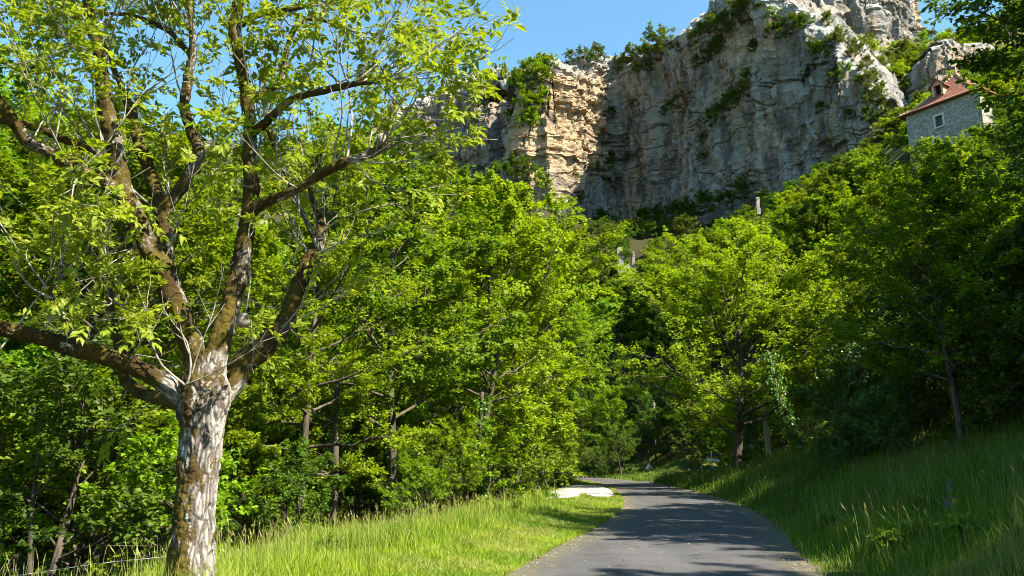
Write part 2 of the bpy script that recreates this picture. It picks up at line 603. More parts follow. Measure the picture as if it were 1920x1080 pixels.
LOW = [(0, -30, 0), (2, 12, 0), (7, 35, 0), (9, 60, 0), (8, 88, 0.2), (0, 112, 1), (-20, -20, -2), (-12, 10, -2.0), (-14, 30, -2.6), (-30, 25, -2.5), (-6, 55, -1.2),
       (-30, 55, 0), (-4, 85, 0), (-25, 90, 6), (-55, 70, 12), (-80, 40, 10), (-60, 110, 30), (-100, 90, 36), (-35, 130, 30), (-10, 135, 17), (12, 120, 9), (25, 110, 12),
       (-60, 160, 60), (-110, 140, 66), (-20, 170, 46),
       (14, 14, 3.0), (20, 20, 7), (30, 15, 14), (45, 20, 27), (60, 0, 38), (26, 40, 9), (40, 50, 24), (60, 50, 44), (20, 60, 2.8), (17, 68, 0.7), (24, 67, 2.6), (34, 70, 13), (26, -10, 9), (80, 20, 60), (40, -20, 20)]
LOW = [list(p) for p in LOW]
for px, Y, py in ((1175, 135, 505), (1730, 92, 275), (1600, 110, 360), (1500, 95, 480), (1300, 120, 560), (1400, 130, 480), (1850, 100, 170), (1200, 165, 460), (1050, 160, 470), (900, 170, 400), (780, 190, 360)):
    LOW.append(list(unproj(px, py, Y)))
for i in range(0, len(CL), 2):
    LOW.append(list(CB[i]))
f_low = tps_fit(LOW)
HIGH = []
for i in range(len(CL)):
    HIGH.append(list(CT[i]))
for px, Y, py in ((1690, 172, 88), (1560, 178, 82), (1450, 182, 70), (1760, 150, 120), (1700, 150, 160), (1850, 150, 90), (1900, 170, 30), (1720, 118, 215), (1790, 125, 190)):
    HIGH.append(list(unproj(px, py, Y)))
for i in range(len(CL)):
    k = CL[i][0]
    if k < 1400:
        t = nrm(np.array([CT[i][0], CT[i][1]]) - np.array([CAM[0], CAM[1]]))
        HIGH.append([CT[i][0] + t[0] * 45, CT[i][1] + t[1] * 45, CT[i][2] - 4])
f_high = tps_fit(HIGH)

def ground_z(x, y, detail=True):
    x = np.asarray(x, float)
    y = np.asarray(y, float)
    d, sg = road_sd(x, y)
    z = f_low(x, y)
    dd = np.maximum(d, 0)
    right = 0.33 * np.maximum(dd - 0.5, 0) + 0.02 * np.maximum(dd - 0.5, 0) ** 2 * 0.3
    farside = sstep(46, 66, y)
    right = right * (1 - 0.72 * farside)
    left = 0.08 * sstep(0.5, 1.5, dd) - 0.17 * np.maximum(dd - 2.0, 0)
    bank = np.where(sg > 0, right, left)
    w = sstep(5, 16, dd)
    z = bank * (1 - w) + z * w
    b = behind_cliff(x, y)
    hi = f_high(x, y)
    # right of the last cliff column the two surfaces join as one slope
    wb = sstep(9.0, 15.0, b)
    z = z * (1 - wb) + np.maximum(hi, z) * wb
    if detail:
        p = np.stack([x, y, np.zeros_like(x)], -1)
        z = z + sstep(1.0, 10, dd) * (0.22 * fbm(p / 3.1, 3, 5) + 1.1 * fbm(p / 22, 3, 9) * sstep(8, 40, dd)) + sstep(0.6, 2, dd) * 0.05 * fbm(p / 0.9, 2, 3)
    z = np.where((d < 0.15) | in_lay(x, y, 1.18), -0.05, z)
    return z

def nonuni(segs):
    out = []
    for a, b, s in segs:
        out.append(np.arange(a, b, s))
    return np.concatenate(out + [[segs[-1][1]]])
gx = nonuni([(-900, -150, 75), (-150, -40, 4), (-40, -12, 1.2), (-12, 20, 0.4), (20, 50, 1.2), (50, 150, 3.5), (150, 900, 75)])
gy = nonuni([(-600, -60, 60), (-60, -6, 3), (-6, 75, 0.5), (75, 140, 1.2), (140, 310, 3.0), (310, 1200, 80)])
X, Y_ = np.meshgrid(gx, gy)
# the far surroundings keep the height of the last well-known slope
XC, YC = np.clip(X, -140, 140), np.clip(Y_, -50, 300)
Z = ground_z(XC, YC)
idx = np.arange(X.size).reshape(X.shape)
q = np.stack([idx[:-1, :-1], idx[:-1, 1:], idx[1:, 1:], idx[1:, :-1]], -1).reshape(-1, 4)
dgr, sgr = road_sd(X, Y_)
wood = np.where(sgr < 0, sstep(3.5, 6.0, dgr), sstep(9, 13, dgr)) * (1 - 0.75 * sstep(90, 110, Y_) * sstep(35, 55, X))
scree = sstep(95, 130, Y_) * sstep(10, -40, X) * 0.5
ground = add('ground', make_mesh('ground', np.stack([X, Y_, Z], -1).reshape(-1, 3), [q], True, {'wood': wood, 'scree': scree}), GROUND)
tag(ground, 'sloping valley ground of grass, soil and leaf litter', None, None, 'structure')

def ribbon(line, hw, z0, name, mat, jit=0.13, seed=1):
    n = len(line)
    T = nrm(np.gradient(line, axis=0))
    N = np.stack([T[:, 1], -T[:, 0]], -1)
    c = np.linspace(-1, 1, 13)
    s = np.arange(n)
    P = np.zeros((n, 13, 3))
    e = np.zeros((n, 13))
    for j, t in enumerate(c):
        w = hw * t
        if j in (0, 12):
            w = w + jit * fbm(np.stack([s * 0.55, np.full(n, j * 9.0), np.zeros(n)], -1), 3, seed)
        P[:, j, :2] = line + N * np.asarray(w)[..., None] if np.ndim(w) else line + N * w
        P[:, j, 2] = z0 - 0.03 * t * t
        e[:, j] = abs(t)
    idx = np.arange(n * 13).reshape(n, 13)
    q = np.stack([idx[:-1, :-1], idx[:-1, 1:], idx[1:, 1:], idx[1:, :-1]], -1).reshape(-1, 4)
    return add(name, make_mesh(name, P.reshape(-1, 3), [q], True, {'edge': e}), mat)
MAINF = catmull(MAIN, 900)
road = ribbon(MAINF, HW, 0.030, 'road', ASPHALT)
tag(road, 'narrow grey asphalt road curving away between grass verges', kind='structure')
side = ribbon(catmull(SIDE, 120), 2.0, 0.022, 'side_road', ASPHALT, seed=4)
tag(side, 'asphalt side road joining from the right behind tall grass', kind='structure')

# pale gravel lay-by
m = NT('white_gravel')
gc = m.coord()
vo = m.n('ShaderNodeTexVoronoi')
vo.inputs['Scale'].default_value = 22
m.l(gc, vo.inputs['Vector'])
gn = m.noise(gc, 1.4, 4)
gcol = m.mix(vo.outputs['Color'], (0.22, 0.205, 0.18), (0.46, 0.44, 0.41))
gcol = m.mix(m.ramp(m.noise(gc, 0.6, 6, 0.7), [(0.42, 0.0), (0.62, 0.85)]), gcol, (0.30, 0.265, 0.20))
GRAVEL = m.done(m.bsdf(gcol, 0.9, vo.outputs['Distance'], 0.6, 0.03, 0.1))
lp = catmull(np.vstack([LAY, LAY[:1]]), 120)[:-1]
lp = lp + 0.12 * np.stack([fbm(np.stack([lp[:, 0], lp[:, 1], np.full(len(lp), k)], -1), 3, 7) for k in (1.0, 7.0)], -1)
cen = lp.mean(0)
rings = [lp * (1 - k) + cen * k for k in (0, 0.15, 0.35, 0.6, 0.85)]
lv = np.vstack([np.column_stack([r, np.full(len(r), 0.045 if i else 0.0)]) for i, r in enumerate(rings)] + [np.array([[cen[0], cen[1], 0.05]])])
n = len(lp)
lq, lt = [], []
for k in range(4):
    for i in range(n):
        lq.append((k * n + i, k * n + (i + 1) % n, (k + 1) * n + (i + 1) % n, (k + 1) * n + i))
for i in range(n):
    lt.append((4 * n + i, 4 * n + (i + 1) % n, 5 * n))
lay = add('gravel_lay_by', make_mesh('gravel_lay_by', lv, [np.array(lq), np.array(lt)], True), GRAVEL)
tag(lay, 'small white gravel lay-by at the left road edge', kind='structure')

# ------------------------------------------------------------------ cliff
def rock_sheet(B, T, nu, nv, seed, name, strata=None, back=30.0, ztop=None, amp=1.0, flip=1, lean=0.03, skirt=6.0):
    """B,T: (n,3) foot and brow points in plan order; wall with ledges, cracks and a rolled-back brow"""
    S = np.linspace(0, len(B) - 1, nu)
    i = np.minimum(S.astype(int), len(B) - 2)
    f = (S - i)[:, None]
    b = B[i] * (1 - f) + B[i + 1] * f
    t = T[i] * (1 - f) + T[i + 1] * f
    # smooth plan a little
    ker = np.hanning(max(5, nu // 70 * 2 + 1))
    ker /= ker.sum()
    pad = len(ker) // 2
    def smooth(a):
        return np.stack([np.convolve(np.pad(a[:, k], pad, mode='edge'), ker, 'valid') for k in range(3)], -1)
    b, t = smooth(b), smooth(t)
    tan = nrm(np.gradient(b[:, :2], axis=0))
    nor = np.stack([tan[:, 1], -tan[:, 0]], -1) * flip
    arc = np.concatenate([[0], np.cumsum(np.linalg.norm(np.diff(b[:, :2], axis=0), axis=1))])
    v = np.linspace(0, 1, nv)
    A, V = np.meshgrid(arc, v, indexing='ij')
    zb = b[:, 2] - skirt
    zt = t[:, 2] + 1.6 * fbm(np.stack([arc / 9, arc * 0, arc * 0], -1), 4, seed)
    Zz = zb[:, None] + (zt - zb)[:, None] * V
    H = (zt - zb)[:, None]
    sd_ = float(seed)
    def N3(u, w, k, octv=3, sd=0, ridged=False):
        return fbm(np.stack([u, w, np.full_like(A, k + sd_)], -1), octv, seed + sd, ridged=ridged)
    big = 2.6 * N3(A / 28, Zz / 40, 0.0)
    pil = 1.5 * N3(A / 8.5, Zz / 45, 3.0, 3, 2, True)
    warp = 2.2 * N3(A / 17, Zz / 15, 4.0, 3, 7) + 0.5 * N3(A / 3.5, Zz / 3.5, 14.0, 2, 27)
    warpa = 1.6 * N3(A / 15, Zz / 19, 24.0, 3, 37) + 0.35 * N3(A / 2.5, Zz / 2.5, 34.0, 2, 47)
    def blocks(cw, chh, sd, k1=1.0):
        """fractured beds: rows of blocks with their own set-back"""
        zz_ = (Zz + warp * k1) / chh
        li = np.floor(zz_ + 0.35 * np.sin(zz_ * 1.7)).astype(np.int64)
        off = _h(li, li * 0 + 5, li * 0, seed + sd) * 7.3
        aa = (A + warpa * k1) / cw + off
        ai = np.floor(aa + 0.3 * np.sin(aa * 2.1)).astype(np.int64)
        return _h(ai, li, li * 0 + 3, seed + sd + 1), _h(li, li * 0 + 9, li * 0, seed + sd + 2), np.minimum(aa - np.floor(aa), zz_ - np.floor(zz_))
    b1, l1, e1 = blocks(6.5, 13.0, 60)
    b2, l2, e2 = blocks(3.1, 4.4, 70)
    b3, l3, e3 = blocks(1.5, 1.5, 80, 0.7)
    vj = N3((A + warpa * 1.4) / 5.2, Zz / 60, 44.0, 2, 57)
    crack = (1 - sstep(0.0, 0.05, np.abs(vj))) * sstep(-0.15, 0.35, N3(A / 12, Zz / 16, 54.0, 2, 67))
    bed = N3(A / 70, (Zz + warp) / 5.0, 64.0, 2, 77)
    crack = np.maximum(crack, (1 - sstep(0.0, 0.035, np.abs(bed))) * 0.8)
    fine = 0.5 * N3(A / 1.7, Zz / 1.7, 9.0, 4, 5)
    st = np.ones_like(A) * 0.5
    warm = np.zeros_like(A)
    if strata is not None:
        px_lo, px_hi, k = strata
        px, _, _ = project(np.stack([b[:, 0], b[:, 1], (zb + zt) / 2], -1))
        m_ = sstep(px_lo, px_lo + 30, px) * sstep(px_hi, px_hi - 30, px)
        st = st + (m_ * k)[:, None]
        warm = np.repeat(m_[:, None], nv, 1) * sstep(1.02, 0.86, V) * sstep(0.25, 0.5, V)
    disp = amp * (big + pil + 2.0 * (b1 - 0.5) + 1.1 * (b2 - 0.5) + 0.5 * (b3 - 0.5) + st * (1.5 * (l2 - 0.5) + 0.8 * (l3 - 0.5)) - 0.9 * crack + fine)
    cid = b2
    disp = disp - lean * H * V - 2.0 * sstep(0.90, 1.02, V) ** 2
    Pt = np.zeros(A.shape + (3,))
    Pt[..., 0] = b[:, None, 0] + nor[:, None, 0] * disp
    Pt[..., 1] = b[:, None, 1] + nor[:, None, 1] * disp
    Pt[..., 2] = Zz + 0.35 * fine + 0.3 * (cid - 0.5)
    # roll back
    nb = 48
    bk = np.linspace(0, 1, nb + 1)[1:] * back
    px_, _, _ = project(t)
    bf = np.where(px_ < 1040, 0.16, 1.0) if strata is not None else np.ones(nu)
    bf = np.convolve(np.pad(bf, 12, mode='edge'), np.ones(25) / 25, 'valid')
    Q = np.zeros((nu, nb, 3))
    for j, bb in enumerate(bk):
        Q[:, j, :2] = Pt[:, -1, :2] - nor * bb * bf[:, None]
        qq = np.stack([Q[:, j, 0], Q[:, j, 1], np.full(nu, 3.0)], -1)
        rough = 0.8 * fbm(qq / np.array((4, 4, 1)), 5, seed + 8, 0.55)
        _, _, rc = worley(qq / np.array((2.6, 2.6, 1)), seed + 18)
        _, _, rc2 = worley(qq / np.array((5.5, 5.5, 1)), seed + 28)
        rough = (1.2 * rough + 2.0 * (rc - 0.5) + 2.4 * (rc2 - 0.5)) * min(1.0, bb / 2.5)
        if ztop is None:
            Q[:, j, 2] = Pt[:, -1, 2] - bb * bf * 0.10 + rough * 1.0 - 0.5 * min(1, bb / 2)
        else:
            Q[:, j, 2] = Pt[:, -1, 2] * (1 - (j + 1) / nb) + (ztop(Q[:, j, 0], Q[:, j, 1]) - 0.5) * ((j + 1) / nb) + rough * 0.9
    G = np.concatenate([Pt, Q], 1)
    TI = np.concatenate([0.6 * b2 + 0.4 * b3, 0.5 + 0.3 * vnoise(Q / 1.5, 4)], 1)
    C = np.concatenate([crack, np.zeros((nu, nb))], 1)
    W = np.concatenate([warm, np.zeros((nu, nb))], 1)
    Tp = np.concatenate([sstep(0.82, 0.97, V), np.full((nu, nb), 0.25)], 1)
    idx = np.arange(nu * (nv + nb)).reshape(nu, nv + nb)
    q = np.stack([idx[:-1, :-1], idx[1:, :-1], idx[1:, 1:], idx[:-1, 1:]], -1).reshape(-1, 4)
    if flip < 0:
        q = q[:, ::-1]
    o = add(name, make_mesh(name, G.reshape(-1, 3), [q], False, {'crack': C, 'warm': W, 'top': Tp, 'tint': TI}), ROCK)
    return o, (Pt, G)

cliff, (CP, CG) = rock_sheet(CB, CT, 880, 250, 3, 'cliff', strata=(960, 1165, 0.9), ztop=None)
tag(cliff, 'tall grey and ochre limestone cliff with a shaded face', kind='structure')
# upper crag set back behind the brow
UB = np.array([unproj(a, c, b) for a, b, c in ((1395, 196, 60), (1450, 190, 78), (1520, 184, 84), (1580, 180, 82), (1640, 178, 84), (1700, 182, 82), (1730, 190, 70))])
UT = np.array([unproj(a, c, b) for a, b, c in ((1395, 198, -60), (1450, 192, -110), (1520, 186, -130), (1580, 182, -120), (1640, 180, -90), (1700, 184, -20), (1730, 192, 20))])
upper, UP = rock_sheet(UB, UT, 190, 90, 31, 'upper_cliff', amp=0.75, back=25, lean=0.05)
tag(upper, 'sunlit pale limestone crag set back above the main cliff', kind='structure')
OB = np.array([unproj(a, c, b) for a, b, c in ((1690, 152, 150), (1720, 147, 165), (1760, 143, 170), (1800, 142, 165), (1850, 143, 150), (1890, 148, 130))])
OT = np.array([unproj(a, c, b) for a, b, c in ((1700, 153, 128), (1730, 149, 108), (1765, 146, 86), (1805, 146, 74), (1850, 147, 84), (1890, 152, 100))])
outc, OP = rock_sheet(OB, OT, 120, 50, 57, 'rock_outcrop', amp=0.5, back=14, lean=0.25, skirt=5)
tag(outc, 'bluish grey rock outcrop in the shrubs above the red-roofed house', kind='structure')
# low shaded rock band in the wood behind the walnut beyond the junction
RB = np.array([unproj(a, c, b) for a, b, c in ((1130, 116, 690), (1160, 114, 700), (1190, 112, 695), (1225, 112, 680))])
RT = np.array([unproj(a, c, b) for a, b, c in ((1130, 117, 655), (1160, 115, 630), (1190, 113, 612), (1225, 113, 625))])

def rock_at(P, px, py):
    a, b, f = project(P.reshape(-1, 3))
    ok = ((a - px) ** 2 + (b - py) ** 2)
    # of the points close to that sight line take the one nearest the camera
    near = ok < max(ok.min() * 1.5, 60)
    k = np.where(near)[0]
    return P.reshape(-1, 3)[k[f[k].argmin()]]
#TREES

# ------------------------------------------------------------------ trees
def kids(rng, P, R, n, s0, s1, ang, lenf, K, up, wob, rfrac):
    """n children on each of the N branches P (N,K,3); returns points, radii, parent positions"""
    N, Kp, _ = P.shape
    pi = np.repeat(np.arange(N), n)
    base = np.tile(np.linspace(0, 1, n, endpoint=False) + 0.5 / n, N)
    s = s0 + (s1 - s0) * np.clip(base + rng.uniform(-0.5, 0.5, N * n) / n, 0, 1)
    fs = s * (Kp - 1)
    i = np.minimum(fs.astype(int), Kp - 2)
    f = (fs - i)[:, None]
    st = P[pi, i] * (1 - f) + P[pi, i + 1] * f
    tn = nrm(P[pi, i + 1] - P[pi, i])
    rd = R[pi, i] * (1 - f[:, 0]) + R[pi, i + 1] * f[:, 0]
    sidev = nrm(np.cross(tn, np.array([0, 0, 1.0]) + rng.normal(0, 0.15, (N * n, 3))))
    sgn = np.where(rng.random(N * n) < 0.5, -1, 1)[:, None]
    vert = np.cross(sidev, tn)
    d = nrm(np.cos(ang) * tn + np.sin(ang) * (sgn * sidev * rng.uniform(0.5, 1, (N * n, 1)) + vert * rng.uniform(-0.55, 0.75, (N * n, 1))))
    L = np.linalg.norm(P[pi, -1] - P[pi, 0], axis=1) * lenf * (1.15 - 0.65 * s) * rng.uniform(0.65, 1.25, N * n)
    t = np.linspace(0, 1, K)[None, :, None]
    bend = rng.normal(0, wob, (N * n, 1, 3))
    C = st[:, None] + d[:, None] * L[:, None, None] * t + (bend + np.array([0, 0, up])) * L[:, None, None] * t * t
    r = (rd * rfrac)[:, None] * (1 - 0.75 * np.linspace(0, 1, K))[None]
    return C, r, s

def leaves_on(rng, P, n, ll, wr, droop=0.15, s0=0.15, jit=0.55):
    N, K, _ = P.shape
    pi = np.repeat(np.arange(N), n)
    s = s0 + (1 - s0) * rng.random(N * n)
    fs = s * (K - 1)
    i = np.minimum(fs.astype(int), K - 2)
    f = (fs - i)[:, None]
    st = P[pi, i] * (1 - f) + P[pi, i + 1] * f
    tn = nrm(P[pi, i + 1] - P[pi, i])
    sd = nrm(np.cross(tn, np.array([0, 0, 1.0]) + rng.normal(0, 0.25, (N * n, 3))))
    sgn = np.where(rng.random(N * n) < 0.5, -1, 1)[:, None]
    d = nrm(0.55 * tn + 0.8 * sd * sgn + rng.normal(0, 0.3, (N * n, 3)) - np.array([0, 0, droop]))
    nn = nrm(np.array([0, 0, 1.0]) + rng.normal(0, jit, (N * n, 3)) + 0.35 * tn)
    w = nrm(np.cross(d, nn))
    nn = np.cross(w, d)
    l = ll * rng.uniform(0.65, 1.3, (N * n, 1))
    st = st + d * l * 0.25 + rng.normal(0, 0.3, (N * n, 3)) * l
    fold = rng.uniform(0.05, 0.3, (N * n, 1))
    a = st
    b = st + d * l * 0.45 + w * l * wr + nn * l * wr * fold
    c = st + d * l - nn * l * 0.12
    e = st + d * l * 0.45 - w * l * wr + nn * l * wr * fold
    v = np.stack([a, b, c, e], 1).reshape(-1, 3)
    k = np.arange(N * n) * 4
    q = np.stack([k, k + 1, k + 2, k + 3], -1)
    # leaves of one twig share a tint
    tint = np.clip(rng.random(N)[pi] * 0.6 + rng.random(N * n) * 0.4, 0, 1)
    return v, q, tint

def tree_meshes(seed, H=13.0, R=4.6, base=0.2, n1=22, n2=8, n3=9, nl=20, ll=0.12, wr=0.32, tr=0.16, up1=0.12, el=(0.15, 1.1), peak=0.4, leanx=0.0, lf2=0.45, lf3=0.42, branch_M=5, wobble=0.5, nstem=1):
    rng = np.random.default_rng(seed)
    K = 12
    t = np.linspace(0, 1, K)
    stems = []
    for k in range(nstem):
        tp = np.zeros((K, 3))
        tp[:, 2] = t * H * (0.94 if k == 0 else rng.uniform(0.7, 0.9))
        a = rng.uniform(0, 6.28)
        off = (0.0 if nstem == 1 else 0.16 * H)
        tp[:, 0] = wobble * np.sin(t * rng.uniform(2, 4) + rng.uniform(0, 6)) * t + leanx * t * H + off * math.cos(a) * t
        tp[:, 1] = wobble * np.sin(t * rng.uniform(2, 4) + rng.uniform(0, 6)) * t + off * math.sin(a) * t
        stems.append(tp)
    TPs = np.array(stems)
    TR = np.repeat((tr * (1 - 0.88 * t ** 0.9) + 0.012)[None], nstem, 0)
    TR[:, 0] *= 1.35
    # limbs
    N1 = n1
    u = (np.arange(N1) + rng.random(N1)) / N1
    tt = u ** 0.85
    s = base + (1 - base) * tt * 0.98
    si = rng.integers(0, nstem, N1)
    fs = s * (K - 1)
    i = np.minimum(fs.astype(int), K - 2)
    f = (fs - i)[:, None]
    st = TPs[si, i] * (1 - f) + TPs[si, i + 1] * f
    az = np.arange(N1) * 2.39996 + rng.normal(0, 0.4, N1)
    e = el[0] + (el[1] - el[0]) * tt + rng.normal(0, 0.12, N1)
    env = np.sqrt(np.maximum(0.06, 1 - ((tt - peak) / np.where(tt < peak, peak * 1.35, (1 - peak) * 1.08)) ** 2))
    L = R * env * rng.uniform(0.75, 1.2, N1)
    d = np.stack([np.cos(az) * np.cos(e), np.sin(az) * np.cos(e), np.sin(e)], -1)
    K1 = 8
    t1 = np.linspace(0, 1, K1)[None, :, None]
    P1 = st[:, None] + d[:, None] * L[:, None, None] * t1 + (rng.normal(0, 0.12, (N1, 1, 3)) + np.array([0, 0, up1])) * L[:, None, None] * t1 ** 2
    P1 = P1 + rng.normal(0, 0.03, P1.shape) * L[:, None, None] * t1
    R1 = (tr * 0.42 * (1 - 0.6 * tt))[:, None] * (1 - 0.8 * np.linspace(0, 1, K1))[None] + 0.008
    P2, R2, _ = kids(rng, P1, R1, n2, 0.22, 1.0, 0.85, lf2, 5, 0.05, 0.15, 0.6)
    P3, R3, _ = kids(rng, P2, R2, n3, 0.15, 1.0, 0.8, lf3, 4, -0.05, 0.2, 0.55)
    lv, lq, lt = leaves_on(rng, P3, nl, ll, wr)
    tv, tq, _ = tube_arrays(TPs, TR, 12)
    v1, q1, _ = tube_arrays(P1, R1, branch_M)
    v2, q2, _ = tube_arrays(P2, np.maximum(R2, 0.006), 3)
    bv = np.vstack([v1, v2])
    bq = np.vstack([q1, q2 + len(v1)])
    return (tv, tq), (bv, bq), (lv, lq, lt)

def tree_proto(name, leafmat, bark=None, **kw):
    (tv, tq), (bv, bq), (lv, lq, lt) = tree_meshes(**kw)
    bark = bark or BARK
    return dict(name=name,
                trunk=make_mesh('trunk', tv, [tq], True), branches=make_mesh('branches', bv, [bq], True),
                crown=make_mesh('crown', lv, [lq], False, None, {'rnd': lt}), leaf=leafmat, bark=bark)

CAPX = [-200, 0, 250, 330, 430, 520, 650, 800, 880, 940, 1000, 1050, 1100, 1150, 1162, 1190, 1205, 1300, 1350, 1400, 1450, 1500, 1550, 1600, 1650, 1690, 1700, 1765, 1790, 1830, 1860, 1920, 1990, 2100]
CAPY = [-3000, -80, -80, 170, 180, 60, 130, 190, 290, 330, 390, 405, 430, 462, 498, 498, 440, 428, 402, 385, 340, 318, 298, 278, 250, 268, 275, 265, 170, 110, 60, -100, -300, -3000]
def cap_y(a, y):
    c = np.interp(a, CAPX, CAPY)
    if 1140 < a < 1210 and y > 133:
        c = 440.0
    return c
def fit_h(x, y, z, h, crown=0.50, lo=2.5, spread=70):
    """height that keeps a tree under the skyline of the wood"""
    best = h
    for off, hf in ((-1.05, 0.5), (-0.8, 0.75), (-0.45, 0.95), (0.0, 1.0), (0.45, 0.95), (0.8, 0.75)):
        for k in range(40):
            a, b, f = project(np.array([x + off * crown * best, y, z + best * hf]))
            if b >= cap_y(a, y) + 8:
                break
            best *= 0.95
            if best < lo:
                return lo
    return best

def plant_tree(pr, loc, rz, sc, label, cat='tree', group=None, name=None, mat=None, lean=None):
    o = empty(name or pr['name'], loc, rz)
    o.scale = sc if isinstance(sc, tuple) else (sc, sc, sc)
    if lean:
        o.rotation_euler = (lean[0], lean[1], rz)
    a = add('trunk', pr['trunk'], pr['bark'], o)
    b = add('branches', pr['branches'], pr['bark'], a)
    lm = mat or pr['leaf']
    c = add('crown', pr['crown'], pr['leaf'], o)
    if mat is not None:
        c.material_slots[0].link = 'OBJECT'
        c.material_slots[0].material = mat
    tag(o, label, cat, group)
    return o

PT = [tree_proto('broadleaf_tree', LEAF_WOOD, seed=11, H=14, R=4.8, base=0.10, n1=30, n2=8, n3=9, nl=23, ll=0.155, peak=0.35, wr=0.34),
      tree_proto('broadleaf_tree', LEAF_WOOD, seed=12, H=15, R=4.4, base=0.22, n1=28, n2=8, n3=9, nl=27, ll=0.115, peak=0.45, el=(0.0, 1.2)),
      tree_proto('broadleaf_tree', LEAF_WOOD, seed=13, H=13, R=5.2, base=0.28, n1=26, n2=9, n3=9, nl=23, ll=0.16, peak=0.4, el=(0.2, 1.1), wr=0.36),
      tree_proto('broadleaf_tree', LEAF_WOOD, seed=14, H=16, R=5.0, base=0.16, n1=32, n2=8, n3=9, nl=19, ll=0.185, peak=0.4, el=(0.05, 1.15), nstem=2)]
PLIME = tree_proto('pale_leaved_tree', LEAF_LIME, seed=21, H=15, R=4.5, base=0.22, n1=24, n2=7, n3=8, nl=20, ll=0.14, wr=0.24, peak=0.5, el=(0.4, 1.2))
PFAR = [tree_proto('hillside_tree', LEAF_WOOD, seed=31 + k, H=10 + k, R=3.9 + 0.3 * k, base=0.12, n1=22, n2=6, n3=6, nl=14, ll=0.27, wr=0.36, peak=0.4, branch_M=4) for k in range(3)]
PBUSH = [tree_proto('bush', LEAF_WOOD, seed=41 + k, H=2.6 + 0.5 * k, R=1.7 + 0.2 * k, base=0.02, n1=22, n2=6, n3=6, nl=13, ll=0.10, wr=0.36, tr=0.035, peak=0.3, el=(0.1, 1.2), nstem=3, branch_M=3, wobble=0.2) for k in range(3)]
PSHRUB = [tree_proto('cliff_shrub', LEAF_SHRUB, seed=51 + k, H=3.0, R=2.2, base=0.02, n1=16, n2=5, n3=5, nl=9, ll=0.22, wr=0.36, tr=0.05, peak=0.3, el=(0.0, 1.2), nstem=2, branch_M=3, wobble=0.2) for k in range(3)]

rs = np.random.default_rng(77)
def rz():
    return float(rs.uniform(0, 6.283))
def gz(x, y, sink=0.15):
    return float(ground_z(np.array([x]), np.array([y]))[0]) - sink

# left wood, front row along the verge: (x, y, height, kind, label)
FRONT = [(-13.5, 17.0, 11.5, 0, 'leafy tree at the left edge behind the mossy walnut, near the wire'),
         (-9.0, 18.5, 9.5, 2, 'low leafy tree directly behind the walnut trunk'),
         (-6.0, 23.5, 12.0, 1, 'bright green tree just right of the walnut trunk, standing behind the tall grass'),
         (-4.3, 30.0, 13.5, 2, 'spreading tree at the wood edge above the bare brown trunk'),
         (-2.2, 36.5, 14.5, 3, 'tall two-stemmed tree in the middle of the left wood edge'),
         (0.2, 45.0, 15.5, 0, 'broad leafy tree at the wood edge beside the near end of the gravel lay-by'),
         (2.0, 54.0, 15.5, 1, 'dense tree at the wood edge beside the white gravel lay-by'),
         (2.6, 66.0, 16.0, 2, 'last big tree of the left wood, hanging over the bend of the road')]
HT = [float(max(v.co.z for v in p['crown'].vertices)) for p in PT]
HF = [float(max(v.co.z for v in p['crown'].vertices)) for p in PFAR]
print('tree heights', HT, HF)
FM = [LEAF_FRESH, None, LEAF_LIME, LEAF_FRESH, LEAF_LIME, None, LEAF_LIME, LEAF_FRESH]
for (x, y, h, k, lab), fm in zip(FRONT, FM):
    h *= 1.2
    s = h / HT[k]
    plant_tree(PT[k], (x, y, gz(x, y)), rz(), (s * 1.05, s * 1.05, s), lab, group='trees along the left wood edge', mat=fm)
# second and third rows
ROW2 = [(-20, 19, 13), (-17, 25, 14), (-12.5, 26, 12), (-10.5, 32, 13), (-9, 39, 15), (-7.5, 46, 16), (-5.5, 54, 17), (-4, 63, 18), (-3, 74, 17), (-1, 84, 15),
        (-26, 30, 15), (-20, 36, 14), (-17, 46, 16), (-15, 57, 18), (-13, 70, 19), (-11, 84, 18), (-30, 45, 16), (-27, 60, 18), (-25, 76, 18), (-8, 98, 15), (-20, 95, 17), (-38, 62, 18), (-34, 82, 18)]
for i, (x, y, h) in enumerate(ROW2):
    k = i % 4
    h = fit_h(x, y, gz(x, y), h * 1.15, crown=0.4)
    s = h / HT[k]
    plant_tree(PT[k], (x, y, gz(x, y)), rz(), (s, s, s), ['mid green', 'pale lime', 'fresh green', 'mid green', 'pale lime'][i % 5] + ' tree deep in the left wood, ' + ('behind the walnut crown' if y < 34 else ('behind the verge trees' if y < 60 else 'towards the road bend')), group='inner trees of the left wood', mat=[None, LEAF_LIME, LEAF_FRESH, None, LEAF_LIME][i % 5])
for x, y, h, lab in ((-17.5, 21.5, 15.5, 'tall pale lime tree filling the top left corner behind the walnut'), (-11.8, 22.5, 12.0, 'pale feathery tree between the two left limbs of the walnut'), (-23.5, 24, 17, 'tall feathery lime tree at the far left margin')):
    plant_tree(PLIME, (x, y, gz(x, y)), rz(), h / 15, lab, group='pale trees behind the walnut')

